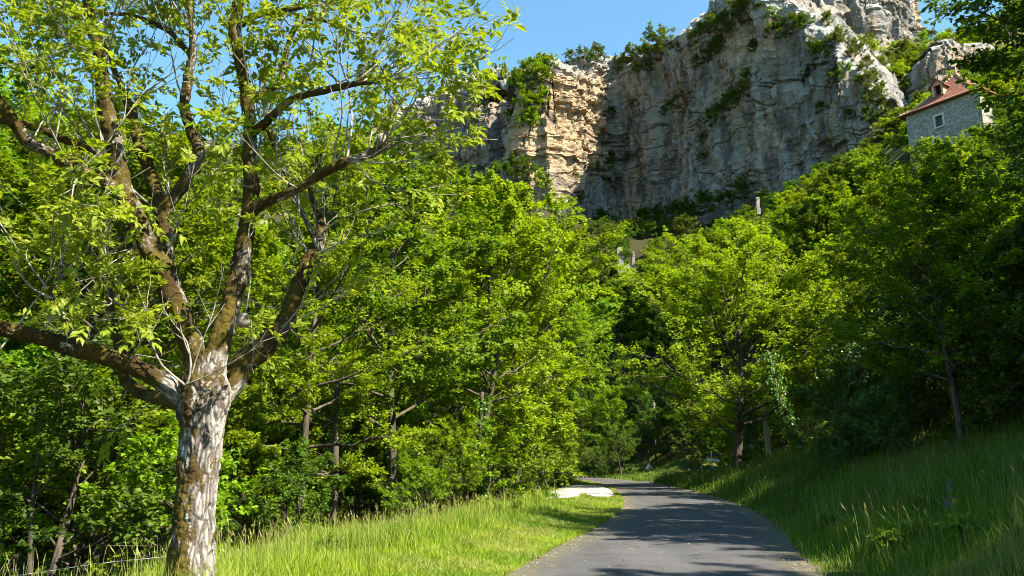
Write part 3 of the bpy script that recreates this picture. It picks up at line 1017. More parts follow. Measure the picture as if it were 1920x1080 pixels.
# right bank, near dark trees
RIGHT = [(13.7, 15.0, 12.8, 0, 'dark overhanging tree at the right edge of the grass bank'),
         (12.2, 22.0, 10.0, 2, 'shaded broadleaf tree standing on the right bank above the ivy hollow'),
         (16.5, 19.0, 12.5, 1, 'tall shaded tree leaning over the right bank from the slope'),
         (15.4, 24.3, 10.5, 3, 'two-stemmed tree in front of the lit bramble patch on the right bank'),
         (17.5, 36.0, 12.0, 0, 'leafy tree on the slope right of the roadside walnut'),
         (22.5, 32.0, 12.0, 3, 'big dark tree high on the right slope below the house')]
for i, (x, y, h, k, lab) in enumerate(RIGHT):
    h = fit_h(x, y, gz(x, y), h) if i not in (0, 2) else h
    s = h / HT[k]
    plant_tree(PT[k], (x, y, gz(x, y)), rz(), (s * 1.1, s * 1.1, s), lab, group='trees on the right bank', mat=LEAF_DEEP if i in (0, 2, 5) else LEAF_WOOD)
R2 = [(22, 14, 13), (17.5, 8.5, 13), (21.5, 9.5, 13), (20, 3, 13), (15, 3.5, 12), (28, 15, 13), (24, 5, 13), (31, 12, 13), (38, 25, 12), (38, 40, 12), (14, -5, 10), (20, -2, 12), (38, 22, 13), (30, 2, 13)]
for i, (x, y, h) in enumerate(R2):
    k = i % 4
    h = fit_h(x, y, gz(x, y), h)
    s = h / HT[k]
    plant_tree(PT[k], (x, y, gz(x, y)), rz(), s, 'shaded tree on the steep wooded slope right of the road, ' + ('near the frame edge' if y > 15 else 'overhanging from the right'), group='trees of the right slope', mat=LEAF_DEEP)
# slope below the house
SL = [(25, 43, 10), (29, 48, 10), (24, 54, 11), (31, 54, 11), (29, 62, 11), (36, 58, 10), (34, 68, 10), (41, 66, 9), (38, 76, 9), (44, 78, 7.5), (33, 80, 10), (40, 88, 8), (30, 92, 10), (36, 98, 9), (45, 94, 7), (48, 70, 8), (50, 80, 7), (40, 46, 11), (47, 58, 10), (43, 100, 8), (24, 72, 10), (27, 82, 10), (19, 62, 8), (22, 66, 9), (21, 55, 7), (26, 60, 10), (30, 74, 10), (35, 90, 9), (22, 80, 9), (28, 70, 10), (33, 62, 10), (21, 74, 8), (30, 86, 9), (25, 66, 9)]
for i, (x, y, h) in enumerate(SL):
    k = i % 4
    h = fit_h(x, y, gz(x, y), h)
    s = h / HT[k]
    plant_tree(PT[k], (x, y, gz(x, y)), rz(), s * 1.08, ('pale lime' if i % 3 == 0 else 'mid green') + ' sunlit tree on the right slope ' + ['behind the spreading walnut', 'midway up to the house', 'just below the red-roofed house', 'beside the right end of the house'][int(np.searchsorted([1450, 1600, 1720], project(np.array([x, y, gz(x, y) + 5]))[0]))], group='sunlit slope trees', mat=LEAF_LIME if i % 3 == 0 else None)

# the spreading walnut beyond the bend
PWAL = tree_proto('spreading_walnut_tree', LEAF_LIME, seed=61, H=14.5, R=7.4, base=0.15, n1=32, n2=9, n3=10, nl=24, ll=0.20, wr=0.28, tr=0.32, peak=0.45, el=(0.25, 1.15), up1=0.15, wobble=0.9)
x, y = 14.6, 53.0
hw_ = (float(unproj(1340, 408, y)[2]) - gz(x, y)) / float(max(v.co.z for v in PWAL['crown'].vertices))
print('walnut2', hw_)
plant_tree(PWAL, (x, y, gz(x, y)), 2.0, (1.06, 1.06, hw_), 'broad sunlit walnut with dark forked trunk standing right of the road bend', lean=(0, -0.04))

# dark wood beyond the junction and around the rock band
BK = [(12, 98, 11), (16, 96, 10), (8, 108, 12), (14, 106, 12), (19, 104, 11), (22, 97, 10), (25, 104, 11), (2, 122, 12), (8, 122, 12), (16, 117, 11), (23, 114, 10), (-8, 118, 13), (-5, 132, 12), (30, 112, 10), (20, 90, 9), (26, 90, 10), (13, 113, 12), (23, 86, 9), (30, 84, 9)]
for i, (x, y, h) in enumerate(BK):
    k = i % 4
    h = fit_h(x, y, gz(x, y), h)
    s = h / HT[k]
    plant_tree(PT[k], (x, y, gz(x, y)), rz(), s, ('mid green' if i % 4 == 0 else 'dark') + ' tree in the hollow ' + ('behind the timber pole' if x < 14 else ('behind the warning triangle' if x < 21 else 'behind the signpost')), group='trees behind the junction', mat=None if i % 4 == 0 else LEAF_DEEP)  # darker leaf colour on most of these adds painted shade to the hollow

# hillside under and beside the cliff
def on_front(x, y):
    return behind_cliff(np.array([x]), np.array([y]))[0] < -3
def hit(px, py, y0=95.0, y1=260.0):
    ys = np.arange(y0, y1, 1.0)
    pts = np.array([unproj(px, py, v) for v in ys])
    g = ground_z(pts[:, 0], pts[:, 1], False)
    k = np.where(g >= pts[:, 2])[0]
    return None if len(k) == 0 else pts[k[0]]
spots = []
for py in range(140, 700, 33):
    for px in list(range(-20, 880, 48)) + list(range(880, 1660, 33)):
        if px < 880 and py > 420:
            continue
        a, b = px + float(rs.uniform(-15, 15)), py + float(rs.uniform(-15, 15))
        if b < np.interp(a, CAPX, CAPY) + 6 and not (1140 < a < 1210 and b > 440):
            continue
        p = hit(a, b)
        if p is not None and not (1140 < a < 1215 and 440 < b < 545 and p[1] < 133) and on_front(p[0], p[1]):
            spots.append((float(p[0]), float(p[1])))
print('hillside spots', len(spots))
cnt = 0
tries = 0
while spots:
    x, y = spots.pop()
    if not on_front(x, y):
        continue
    z = gz(x, y)
    a, b, f = project(np.array([x, y, z + 6]))
    k = cnt % 3
    h = float(rs.uniform(6, 10)) if y < 170 else float(rs.uniform(4.5, 7.5))
    h = fit_h(x, y, z, h, crown=0.36, lo=1.2)
    if h < 3.4:
        k = int(rs.integers(0, 3))
        s = max(1.9, h) / 3.4
        plant_tree(PSHRUB[k], (x, y, z), rz(), (s * 1.3, s * 1.3, s), ['dark', 'bright', 'olive'][cnt % 3] + ' low shrub close under the cliff, ' + ('left of the ruin' if a < 1160 else ('above the ruin' if a < 1300 else 'near the stone pillar')), 'shrub', 'shrubs under the cliff', name='hillside_shrub', mat=[LEAF_DEEP, LEAF_WOOD, LEAF_SHRUB][cnt % 3])
        cnt += 1
        continue
    s = h / HF[k]
    zi = int(np.searchsorted([880, 1000, 1140, 1260, 1420], a))
    zone = ['on the hill behind the mossy walnut', 'on the hillside left of the sunlit buttress', 'on the hillside below the sunlit buttress', 'around the ruined wall', 'below the shaded cliff face', 'between the stone pillar and the house'][zi]
    tone = ['mid green', 'pale lime', 'dark green', 'mid green', 'olive green'][cnt % 5]
    plant_tree(PFAR[k], (x, y, z), rz(), (s * 1.15, s * 1.15, s), ('tall ' if h > 7 else 'small ') + tone + ' tree ' + zone + (', lower slope' if y < 140 else ', upper slope'), group='trees ' + zone, mat=[None, LEAF_LIME, LEAF_DEEP, None, LEAF_SHRUB][cnt % 5])
    cnt += 1

# shrubs on the cliff
def shrub(p, s, lab, grp, k=None, mat=None, flat=1.0):
    k = int(rs.integers(0, 3)) if k is None else k
    return plant_tree(PSHRUB[k], (p[0], p[1], p[2] - 0.5 * s), rz(), (s, s, s * flat), lab, 'shrub', grp, mat=mat)

BROW = [(1072, 98, .9), (1092, 96, 1.0), (1112, 98, .8), (1160, 118, 1.2), (1178, 112, 1.4), (1200, 105, 1.5), (1222, 100, 1.5), (1245, 92, 1.3), (1232, 90, 1.9), (1268, 85, .8), (1130, 100, 1.3),
        (1292, 72, 1.0), (1312, 62, 1.1), (1330, 50, 1.3), (1350, 38, 1.3), (1372, 22, 1.4), (1390, 10, 1.4), (1405, 4, 1.2), (1342, 62, 1.1), (1365, 48, 1.1), (1385, 30, 1.1), (1190, 125, .9), (1215, 118, .9)]
for px, py, s in BROW:
    shrub(rock_at(CP, px, py + 8), s, 'round green shrub ' + ('on top of the sunlit buttress' if px < 1150 else ('in the dip of the cliff brow' if px < 1275 else 'on the rising upper cliff brow')), 'shrubs on the cliff brow')
LEDGE = [(1250, 205, .8), (1240, 212, .7), (1262, 192, .8), (1275, 185, .7), (1330, 228, 1.0), (1348, 215, 1.0), (1362, 203, 1.1), (1378, 190, 1.1), (1390, 175, 1.0), (1396, 155, .9), (1408, 95, .8), (1318, 112, .9), (1336, 105, 1.0),
         (1352, 92, 1.0), (1300, 125, .8), (1128, 318, .8), (1142, 308, .9), (1156, 300, .8), (1172, 298, .7), (1150, 215, .8), (1085, 330, .6), (1094, 378, .6), (1316, 292, .6), (1312, 262, .6), (1530, 208, .6), (1535, 100, .9),
         (1520, 95, .8), (1470, 60, 1.2), (1455, 40, 1.2), (1490, 50, 1.1), (1505, 45, 1.0), (1440, 68, 1.0), (1560, 140, .7), (1585, 130, .7), (1570, 148, .7), (1590, 215, .6), (1620, 225, .8), (1560, 85, .9), (1545, 35, .8)]
for px, py, s in LEDGE:
    shrub(rock_at(CP, px, py), s, 'green shrub clinging to ' + ('the low ledge beside the sunlit buttress' if px < 1200 else ('the middle ledge line of the shaded cliff' if px < 1420 else 'the upper right of the shaded cliff')), 'shrubs on the cliff ledges', mat=LEAF_DEEP if rs.random() < 0.5 else None)
ARETE = [(1600, 105, .7), (1612, 128, .6), (1622, 150, .8), (1634, 168, .6), (1640, 190, .8), (1650, 205, .6), (1596, 88, .8), (1580, 70, .8), (1605, 150, .5), (1655, 175, .7), (1645, 150, .7), (1630, 120, .7), (1615, 95, .7), (1660, 220, .7), (1625, 185, .5)]
for px, py, s in ARETE:
    shrub(rock_at(CG, px, py), s, 'small shrub on the sunlit rocky shoulder left of the house', 'shrubs on the sunlit shoulder')
GUL = [(985, 140, 1.7), (1005, 128, 1.6), (1022, 120, 1.5), (970, 165, 1.7), (995, 165, 1.9), (1015, 160, 1.8), (1030, 145, 1.5), (985, 195, 1.8), (1005, 200, 1.8), (1022, 185, 1.5), (990, 225, 1.5), (1008, 230, 1.3), (1035, 120, 1.3), (960, 215, 1.3), (975, 240, 1.0), (950, 140, 1.2), (935, 155, 1.1)]
for px, py, s in GUL:
    shrub(rock_at(CP, px - 8, py), s * 0.75, 'leafy shrub filling the green gully left of the sunlit buttress', 'shrubs in the cliff gully', mat=LEAF_WOOD)
FOOT = [(x_, y_, s_) for x_, y_, s_ in ((960, 335, 1.4), (985, 330, 1.3), (1010, 340, 1.2), (1150, 440, 1.5), (1180, 445, 1.6), (1210, 440, 1.6), (1240, 432, 1.6), (1275, 425, 1.5), (1300, 418, 1.5), (1330, 405, 1.4), (1365, 395, 1.2), (1400, 380, 1.2))]
for px, py, s in FOOT:
    p = rock_at(CP, px, py)
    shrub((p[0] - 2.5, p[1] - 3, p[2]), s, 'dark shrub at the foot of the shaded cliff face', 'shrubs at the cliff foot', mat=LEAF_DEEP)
for a in range(1105, 1300, 11):
    p = hit(a, 430 + float(rs.uniform(0, 26)), 120)
    if p is not None:
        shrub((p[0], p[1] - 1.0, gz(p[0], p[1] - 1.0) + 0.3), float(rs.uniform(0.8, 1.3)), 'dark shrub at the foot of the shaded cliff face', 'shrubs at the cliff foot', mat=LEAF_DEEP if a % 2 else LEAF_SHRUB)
# shrub slope right of the arete
cnt = 0
for py in range(30, 300, 17):
    for px in range(1570, 1930, 19):
        a, b = px + float(rs.uniform(-9, 9)), py + float(rs.uniform(-8, 8))
        if 1688 < a < 1840 and 130 < b < 262:
            p = hit(a, b, 103, 200)
        else:
            p = hit(a, b, 72, 200)
        if p is None or (not on_front(p[0], p[1]) and behind_cliff(p[0:1], p[1:2])[0] < 6 and p[1] < 165 and a < 1640):
            continue
        if 1690 < a < 1890 and 138 < p[1] < 152 and b < 170:
            continue
        if p[1] < 100 and b > 285:
            continue
        shrub((p[0], p[1], gz(p[0], p[1]) + 0.4), float(rs.uniform(0.55, 1.05)) * (0.75 + p[1] / 400), ('bright ' if cnt % 2 else 'olive ') + 'low shrub on the slope ' + ('left of the house' if a < 1690 and b > 150 else ('above the house by the pale crag' if b < 120 else ('beside the house' if a < 1840 else 'right of the house'))), 'shrubs on the slope around the house', flat=0.85, mat=[None, LEAF_WOOD, None, LEAF_LIME][cnt % 4])
        cnt += 1
print('slope shrubs', cnt)

# bushes of the wood edge
BU = [(-12.5, 13.8, 1.0), (-10.2, 14.2, 1.1), (-8.2, 14.6, 1.15), (-6.6, 16.2, 1.0), (-14.5, 14.5, 1.2), (-5.4, 20.6, 0.7), (-6.6, 23.0, 0.9), (-3.3, 27.0, 0.7), (-3.2, 30.0, 0.8), (-2.2, 31.8, 1.2), (-1.2, 35.0, 1.1), (-0.6, 38.5, 1.2), (0.2, 42.5, 1.3), (1.0, 47.5, 1.3),
      (1.7, 52.0, 1.2), (2.2, 57.5, 1.2), (3.3, 63.5, 1.2), (4.4, 69.0, 1.0), (4.9, 75.0, 1.1), (-8.8, 17.0, 1.3), (-11.5, 16.5, 1.4), (-2.0, 45.0, 1.5), (0, 60, 1.6), (3.2, 82, 1.4), (-8, 30, 1.3), (-9.5, 35, 1.5), (-6.5, 36, 1.4), (-7, 42, 1.6), (-4, 41, 1.4), (-12, 30, 1.5), (-13, 38, 1.6), (-5, 48, 1.6), (-10, 44, 1.6)]
for i, (x, y, s) in enumerate(BU):
    inner = i >= len(BU) - 9 or i in (20, 21)
    row = sorted([b for j, b in enumerate(BU) if not (j >= len(BU) - 9 or j in (20, 21)) and (b[1] < 18) == (y < 18)], key=lambda b: b[0] if y < 18 else b[1])
    rank = ['first', 'second', 'third', 'fourth', 'fifth', 'sixth', 'seventh', 'eighth', 'ninth', 'tenth', 'eleventh', 'twelfth', 'thirteenth', 'fourteenth', 'fifteenth', 'sixteenth']
    where = 'in the dark undergrowth deep inside the left wood' if inner else (('behind the walnut trunk, ' + rank[row.index((x, y, s))] + ' from the left margin') if y < 18 else ('at the left wood edge, ' + rank[row.index((x, y, s))] + ' along the verge from the walnut'))
    plant_tree(PBUSH[i % 3], (x, y, gz(x, y, 0.05)), rz(), s, 'leafy green bush ' + where, 'bush', 'bushes along the wood edge', mat=[None, LEAF_WOOD, LEAF_DEEP][i % 3])
for i, (x, y, s) in enumerate([(12.7, 30.6, 0.6), (13.4, 29.2, 0.7), (13.6, 32.6, 0.65), (12.9, 33.6, 0.5), (14.4, 31.3, 0.8), (13.7, 27.6, 0.65), (17.5, 40, 1.2), (19, 43, 1.3), (16, 24, 1.2), (14.8, 21.5, 1.0), (17.5, 47, 0.9), (12, 90, 1.3), (19, 97, 1.3), (10.5, 95, .9), (22, 86, 1.2), (8, 101, 1.5), (5, 108, 1.5), (19, 89.5, 1.2), (21, 91.5, 1.4), (18, 94, 1.5), (23.5, 89, 1.3), (20.5, 95.5, 1.6), (25, 92, 1.5)]):
    rank = ['first', 'second', 'third', 'fourth', 'fifth', 'sixth', 'seventh', 'eighth', 'ninth', 'tenth', 'eleventh', 'twelfth', 'thirteenth'][i if i < 6 else (i - 6 if y < 60 else i - 11)]
    lab = (rank + ' sunlit bramble bush of the patch beside the ivy-clad stem') if y < 35 and i < 6 else ((rank + ' shaded bush high on the right bank') if y < 60 else ('dark bush beyond the road junction ' + ('left of the timber pole' if x < 11 else ('beside the warning triangle' if x < 18.5 else 'behind the signpost'))))
    plant_tree(PBUSH[i % 3], (x, y, gz(x, y, 0.05)), rz(), s, lab, 'bush', 'bushes of the right bank' if y < 60 else 'bushes behind the junction', mat=LEAF_IVY if y < 60 else LEAF_DEEP)

# dense shaded undergrowth along the top of the right bank
for i, (x, y, s) in enumerate([(12.8, 17.5, 1.1), (13.8, 19.5, 1.3), (15.5, 17.0, 1.5), (13.6, 22.6, 1.2), (15.2, 26.5, 1.4), (17.5, 22.0, 1.7), (18, 27, 1.8), (16.6, 30, 1.5), (17.5, 33.5, 1.6), (15.6, 35.5, 1.3), (19.5, 30, 1.8), (20, 37, 1.8), (17.4, 37.0, 1.2), (20, 18, 1.8), (17.3, 14.2, 1.5)]):
    plant_tree(PBUSH[i % 3], (x, y, gz(x, y, 0.05)), rz(), s, 'dark shaded bush in the thicket along the top of the right bank', 'bush', 'thicket on the right bank', mat=LEAF_DEEP)  # dark leaf colour keeps the thicket in painted shade

# bare trunks standing in the dark of the wood
for i, (px, y, h, r, lean, lab) in enumerate(((622, 25.5, 5.5, 0.13, 0.03, 'straight brown bare trunk in the dark wood right of the walnut'), (90, 18.5, 7, 0.12, 0.02, 'dark trunk at the far left behind the low walnut limb'), (500, 33, 7, 0.14, 0.05, 'leaning shaded trunk behind the walnut trunk'), (215, 20, 6, 0.1, 0.03, 'slim dark trunk behind the fork of the walnut limbs'))):
    x = (px - 960) / FPX * y * 0.98
    o = empty('bare_trunk', (x, y, gz(x, y)))
    rr = np.random.default_rng(500 + i)
    t = np.linspace(0, 1, 14)
    pts = np.stack([lean * h * t + 0.07 * np.sin(t * 5 + i), 0.06 * np.sin(t * 4 + 2 * i), t * h], -1)
    mb = MB()
    mb.tube(pts, r * (1.1 - 0.45 * t), 10)
    mb.build('trunk', BARK, o, True)
    mb = MB()
    for k in range(5):
        b0 = pts[6 + k]
        a = rr.uniform(0, 6.28)
        tt = np.linspace(0, 1, 5)[:, None]
        mb.tube(b0 + tt * np.array((math.cos(a), math.sin(a), 0.4)) * rr.uniform(0.5, 1.4), np.linspace(r * 0.3, 0.008, 5), 5)
    mb.build('branches', BARK, o, True)
    tag(o, lab, 'tree', 'bare trunks in the left wood')
#HERO

# ------------------------------------------------------------------ the mossy walnut in front
HY = 8.8
walnut_root = unproj(352, 1075, HY)
WX, WY = float(walnut_root[0]) - 0.02, HY
WZ = gz(WX, WY, 0.1)
walnut = empty('walnut_tree', (WX, WY, WZ))
tag(walnut, 'old walnut with pale fissured trunk, mossy spreading limbs and sparse young leaves', 'tree')
WO = np.array((WX, WY, WZ))

def bark_tube(name, path, spacing, M, seed, moss_amt, groove_amp, lump, parent, cell=0.055, flare=False, pale=0.0, pale_len=0.6):
    """path: list of (photo x, photo y, width in photo px, distance offset)"""
    pts = []
    for px, py, w, dy in path:
        p = unproj(px, py, HY + dy) - WO
        pts.append((*p, 0.5 * w * (HY + dy) / FPX * (0.93 if flare else 0.79)))
    if flare:
        p0 = pts[0]
        pts = [(p0[0] - 0.03, p0[1], 0.0, p0[3] * 1.25), (p0[0] - 0.02, p0[1], max(0.1, p0[2] * 0.45), p0[3] * 1.1)] + pts
    pts = np.array(pts)
    L = np.linalg.norm(np.diff(pts[:, :3], axis=0), axis=1).sum()
    n = max(8, int(L / spacing))
    c = catmull(pts, n)
    P, R = c[:, :3], np.maximum(c[:, 3], 0.006)
    s = np.linspace(0, L, n)
    wob = fbm(np.stack([s / 0.35, s * 0, np.full(n, seed)], -1), 3, seed)
    P = P + np.stack([wob, fbm(np.stack([s / 0.35, s * 0 + 5, np.full(n, seed)], -1), 3, seed + 1), wob * 0.3], -1) * (R * 0.16)[:, None] * (0 if flare else 1)
    v, q, nr = tube_arrays(P[None], R[None], M)
    a = np.linspace(0, 2 * np.pi, M, endpoint=False)
    A, S = np.meshgrid(a, s)
    Rg = np.repeat(R[:, None], M, 1)
    loc = np.stack([np.cos(A) * Rg, np.sin(A) * Rg, S], -1)
    q3 = loc * np.array((1, 1, 0.26)) / cell
    q3 = q3 + 0.35 * np.stack([vnoise(q3 * 1.3, seed), vnoise(q3 * 1.3 + 7, seed), vnoise(q3 * 1.3 + 13, seed)], -1)
    f1, f2, cid = worley(q3, seed)
    edge = 1 - sstep(0.03, 0.33, f2 - f1)
    big = fbm(loc / np.array((0.2, 0.2, 0.45)), 3, seed + 3)
    nz = nr.reshape(n, M, 3)
    mo = moss_amt + (0.42 if flare else 0.30) * fbm(loc / np.array((0.16, 0.16, 0.3)), 3, seed + 9) + 0.14 * nz[..., 2] - 0.16 * nz[..., 0] - 0.28 * sstep(0.0, 0.9, nz[..., 0]) * (1 if flare else 0.25)
    if flare:
        h = S / L
        mo = mo + 0.16 * sstep(0.55, 0.15, h) * (nz[..., 0] < 0.35) + 0.12 * sstep(0.75, 1.0, h)
    mo = mo - pale * sstep(pale_len, pale_len * 0.3, S)
    mossd = sstep(0.45, 0.75, mo)
    lumpn = fbm(loc / 0.035, 3, seed + 4)
    disp = Rg * 0.09 * big - groove_amp * edge * (1 - 0.7 * mossd) + groove_amp * 0.5 * (cid - 0.5) + mossd * (lump * (0.8 + 0.9 * lumpn))
    disp = np.clip(disp, -0.35 * Rg, 0.5 * Rg)
    v = v + nr * disp.reshape(-1, 1)
    # close the ends
    nv = len(v)
    caps = [(nv, (j + 1) % M, j) for j in range(M)] + [(nv + 1, (n - 1) * M + j, (n - 1) * M + (j + 1) % M) for j in range(M)]
    v = np.vstack([v, P[:1], P[-1:]])
    gr = np.concatenate([np.clip(edge * 0.95 + 0.55 * sstep(0.55, 0.95, cid) + 0.25 * big, 0, 1).ravel(), [0.5, 0.8]])
    ms = np.concatenate([mo.ravel(), [0.2, 0.0]])
    o = add(name, make_mesh(name, v, [q, np.array(caps)], True, {'groove': gr, 'moss': np.clip(ms, 0, 1)}), BARK_WALNUT, parent)
    return o, P, R

trunk, TPp, TRr = bark_tube('trunk', [(352, 1140, 96, 0), (358, 1040, 86, 0), (366, 960, 80, 0), (375, 880, 77, 0), (380, 810, 80, 0), (380, 765, 96, 0), (384, 725, 100, 0), (392, 690, 74, 0), (402, 660, 54, 0)],
                           0.009, 150, 5, 0.64, 0.018, 0.012, walnut, flare=True)
LIMBS = [
    # name: path (px, py, width, depth offset), moss
    ([(375, 770, 50, 0.0), (338, 742, 52, -0.05), (300, 712, 42, -0.1), (250, 688, 40, -0.15), (200, 670, 38, -0.2), (130, 650, 38, -0.3), (60, 628, 34, -0.45), (0, 615, 30, -0.6), (-90, 585, 24, -0.8), (-200, 530, 16, -1.0)], 0.62),
    ([(365, 770, 36, 0.2), (315, 748, 30, 0.5), (268, 738, 26, 0.7), (236, 716, 24, 0.8), (226, 670, 26, 0.65), (218, 620, 22, 0.7), (208, 570, 17, 0.75), (205, 520, 9, 0.8)], 0.68),
    ([(388, 735, 62, 0.02), (372, 670, 58, 0.0), (350, 615, 54, -0.05), (322, 555, 54, -0.1), (302, 500, 50, -0.12), (270, 440, 44, -0.15), (240, 380, 46, -0.2), (226, 330, 40, -0.25), (216, 270, 38, -0.3), (198, 205, 35, -0.35), (190, 130, 28, -0.4), (172, 50, 25, -0.45), (160, -20, 22, -0.5), (150, -120, 16, -0.5)], 0.60),
    ([(255, 395, 40, -0.17), (215, 352, 34, -0.3), (150, 320, 29, -0.5), (100, 290, 29, -0.65), (55, 268, 31, -0.8), (22, 225, 28, -0.9), (-5, 185, 25, -1.0), (-60, 130, 20, -1.1), (-140, 60, 12, -1.2)], 0.52),
    ([(170, 283, 17, 0.4), (120, 262, 17, 0.3), (75, 242, 16, 0.25), (30, 230, 16, 0.2), (-30, 222, 14, 0.1), (-110, 200, 10, 0.0)], 0.66),
    ([(215, 352, 22, 0.0), (195, 300, 18, 0.25), (165, 280, 16, 0.4)], 0.6),
    ([(352, 625, 44, 0.08), (330, 560, 38, 0.2), (316, 500, 34, 0.28), (312, 440, 36, 0.3), (310, 395, 42, 0.3), (318, 370, 34, 0.3)], 0.62),
    ([(308, 392, 28, 0.3), (288, 345, 25, 0.4), (268, 290, 25, 0.5), (252, 235, 22, 0.55), (240, 190, 18, 0.6), (215, 130, 12, 0.7), (190, 60, 8, 0.8)], 0.72),
    ([(312, 392, 28, 0.3), (340, 350, 27, 0.25), (362, 312, 29, 0.2), (372, 285, 28, 0.2), (358, 240, 24, 0.2), (347, 205, 22, 0.2), (352, 150, 20, 0.2), (362, 90, 17, 0.15), (358, 30, 14, 0.1), (350, -40, 12, 0.1), (345, -120, 8, 0.1)], 0.58),
    ([(398, 735, 56, -0.02), (408, 670, 50, 0.0), (424, 610, 48, 0.05), (440, 545, 44, 0.1), (455, 465, 40, 0.12), (468, 390, 36, 0.15), (470, 320, 33, 0.15), (468, 250, 34, 0.15), (465, 185, 34, 0.15), (452, 120, 29, 0.15), (440, 60, 28, 0.15), (447, 0, 26, 0.15), (455, -70, 22, 0.15), (470, -160, 14, 0.15)], 0.60),
    ([(470, 250, 22, 0.1), (492, 235, 20, 0.0), (525, 205, 19, -0.1), (550, 185, 18, -0.2), (600, 172, 16, -0.35), (660, 158, 13, -0.5), (706, 153, 8, -0.6)], 0.60),
    ([(470, 188, 18, 0.2), (500, 170, 16, 0.35), (522, 158, 16, 0.45), (533, 120, 13, 0.5), (540, 85, 12, 0.5), (565, 40, 11, 0.55), (605, 38, 9, 0.6), (645, 52, 7, 0.65)], 0.68),
    ([(470, 400, 26, 0.05), (500, 378, 23, -0.05), (545, 362, 21, -0.15), (590, 336, 20, -0.25), (635, 308, 21, -0.35), (672, 296, 20, -0.4), (705, 284, 19, -0.45), (722, 272, 17, -0.5)], 0.45),
    ([(398, 765, 60, 0.1), (432, 725, 56, 0.2), (455, 685, 52, 0.3), (500, 650, 46, 0.4), (535, 605, 40, 0.5), (556, 545, 34, 0.6), (580, 490, 30, 0.7), (598, 455, 26, 0.75), (600, 415, 15, 0.8), (585, 370, 12, 0.85), (575, 320, 8, 0.9)], 0.66),
    ([(452, 45, 18, 0.1), (478, 30, 15, 0.0), (520, 22, 12, -0.1), (570, 14, 9, -0.2)], 0.6),
    ([(350, 95, 12, 0.2), (318, 60, 13, 0.3), (290, 45, 13, 0.4), (250, 30, 10, 0.5), (200, 25, 7, 0.6)], 0.7),
    ([(140, 648, 22, -0.3), (134, 620, 18, -0.35), (110, 580, 14, -0.4), (95, 545, 10, -0.5), (120, 515, 8, -0.6)], 0.4),
    ([(600, 470, 14, 0.7), (575, 420, 11, 0.55), (545, 350, 10, 0.45), (520, 290, 9, 0.4), (500, 240, 7, 0.4)], 0.25),
]
limb_paths = []
for i, (path, moss) in enumerate(LIMBS):
    big = path[0][2] > 24
    o, P, R = bark_tube('limb', path, 0.022 if big else 0.03, 40 if big else 18, 100 + i * 7, moss + 0.19, 0.012 if big else 0.006, 0.012 if big else 0.006, walnut, cell=0.045, pale=0.5 if i in (0, 2, 9) else (0.25 if i == 13 else 0.0), pale_len=0.75 if i == 0 else 0.55)
    limb_paths.append((P, R))

# burrs, stubs and the hollow at the crotch
BURR = simple('burr_wood', (0.32, 0.28, 0.23), 0.9, 0.1, 30, (0.10, 0.08, 0.05))
for px, py, w, dy in ((716, 262, 20, -0.5), (455, 600, 22, -0.1)):
    p = unproj(px, py, HY + dy) - WO
    r = 0.5 * w * HY / FPX
    mb = MB()
    mb.tube([p + np.array((0, 0.03, -r)), p, p + np.array((r * 0.4, -r * 0.5, r))], [r, r * 1.15, r * 0.55], 12)
    mb.build('burr', BURR, walnut, True)

# shoots, twigs and compound leaves
rw = np.random.default_rng(2024)
shoots = []   # (pts, radii)
def shoot(start, d, L, r0, upc, K=9):
    t = np.linspace(0, 1, K)[:, None]
    side = rw.normal(0, 0.16, 3)
    p = start + d * L * t + (np.array((0, 0, upc)) + side) * L * t ** 2 + 0.02 * L * np.sin(t * 9 + rw.uniform(0, 6)) * rw.normal(0, 1, 3)
    return p, r0 * (1 - 0.78 * t[:, 0])
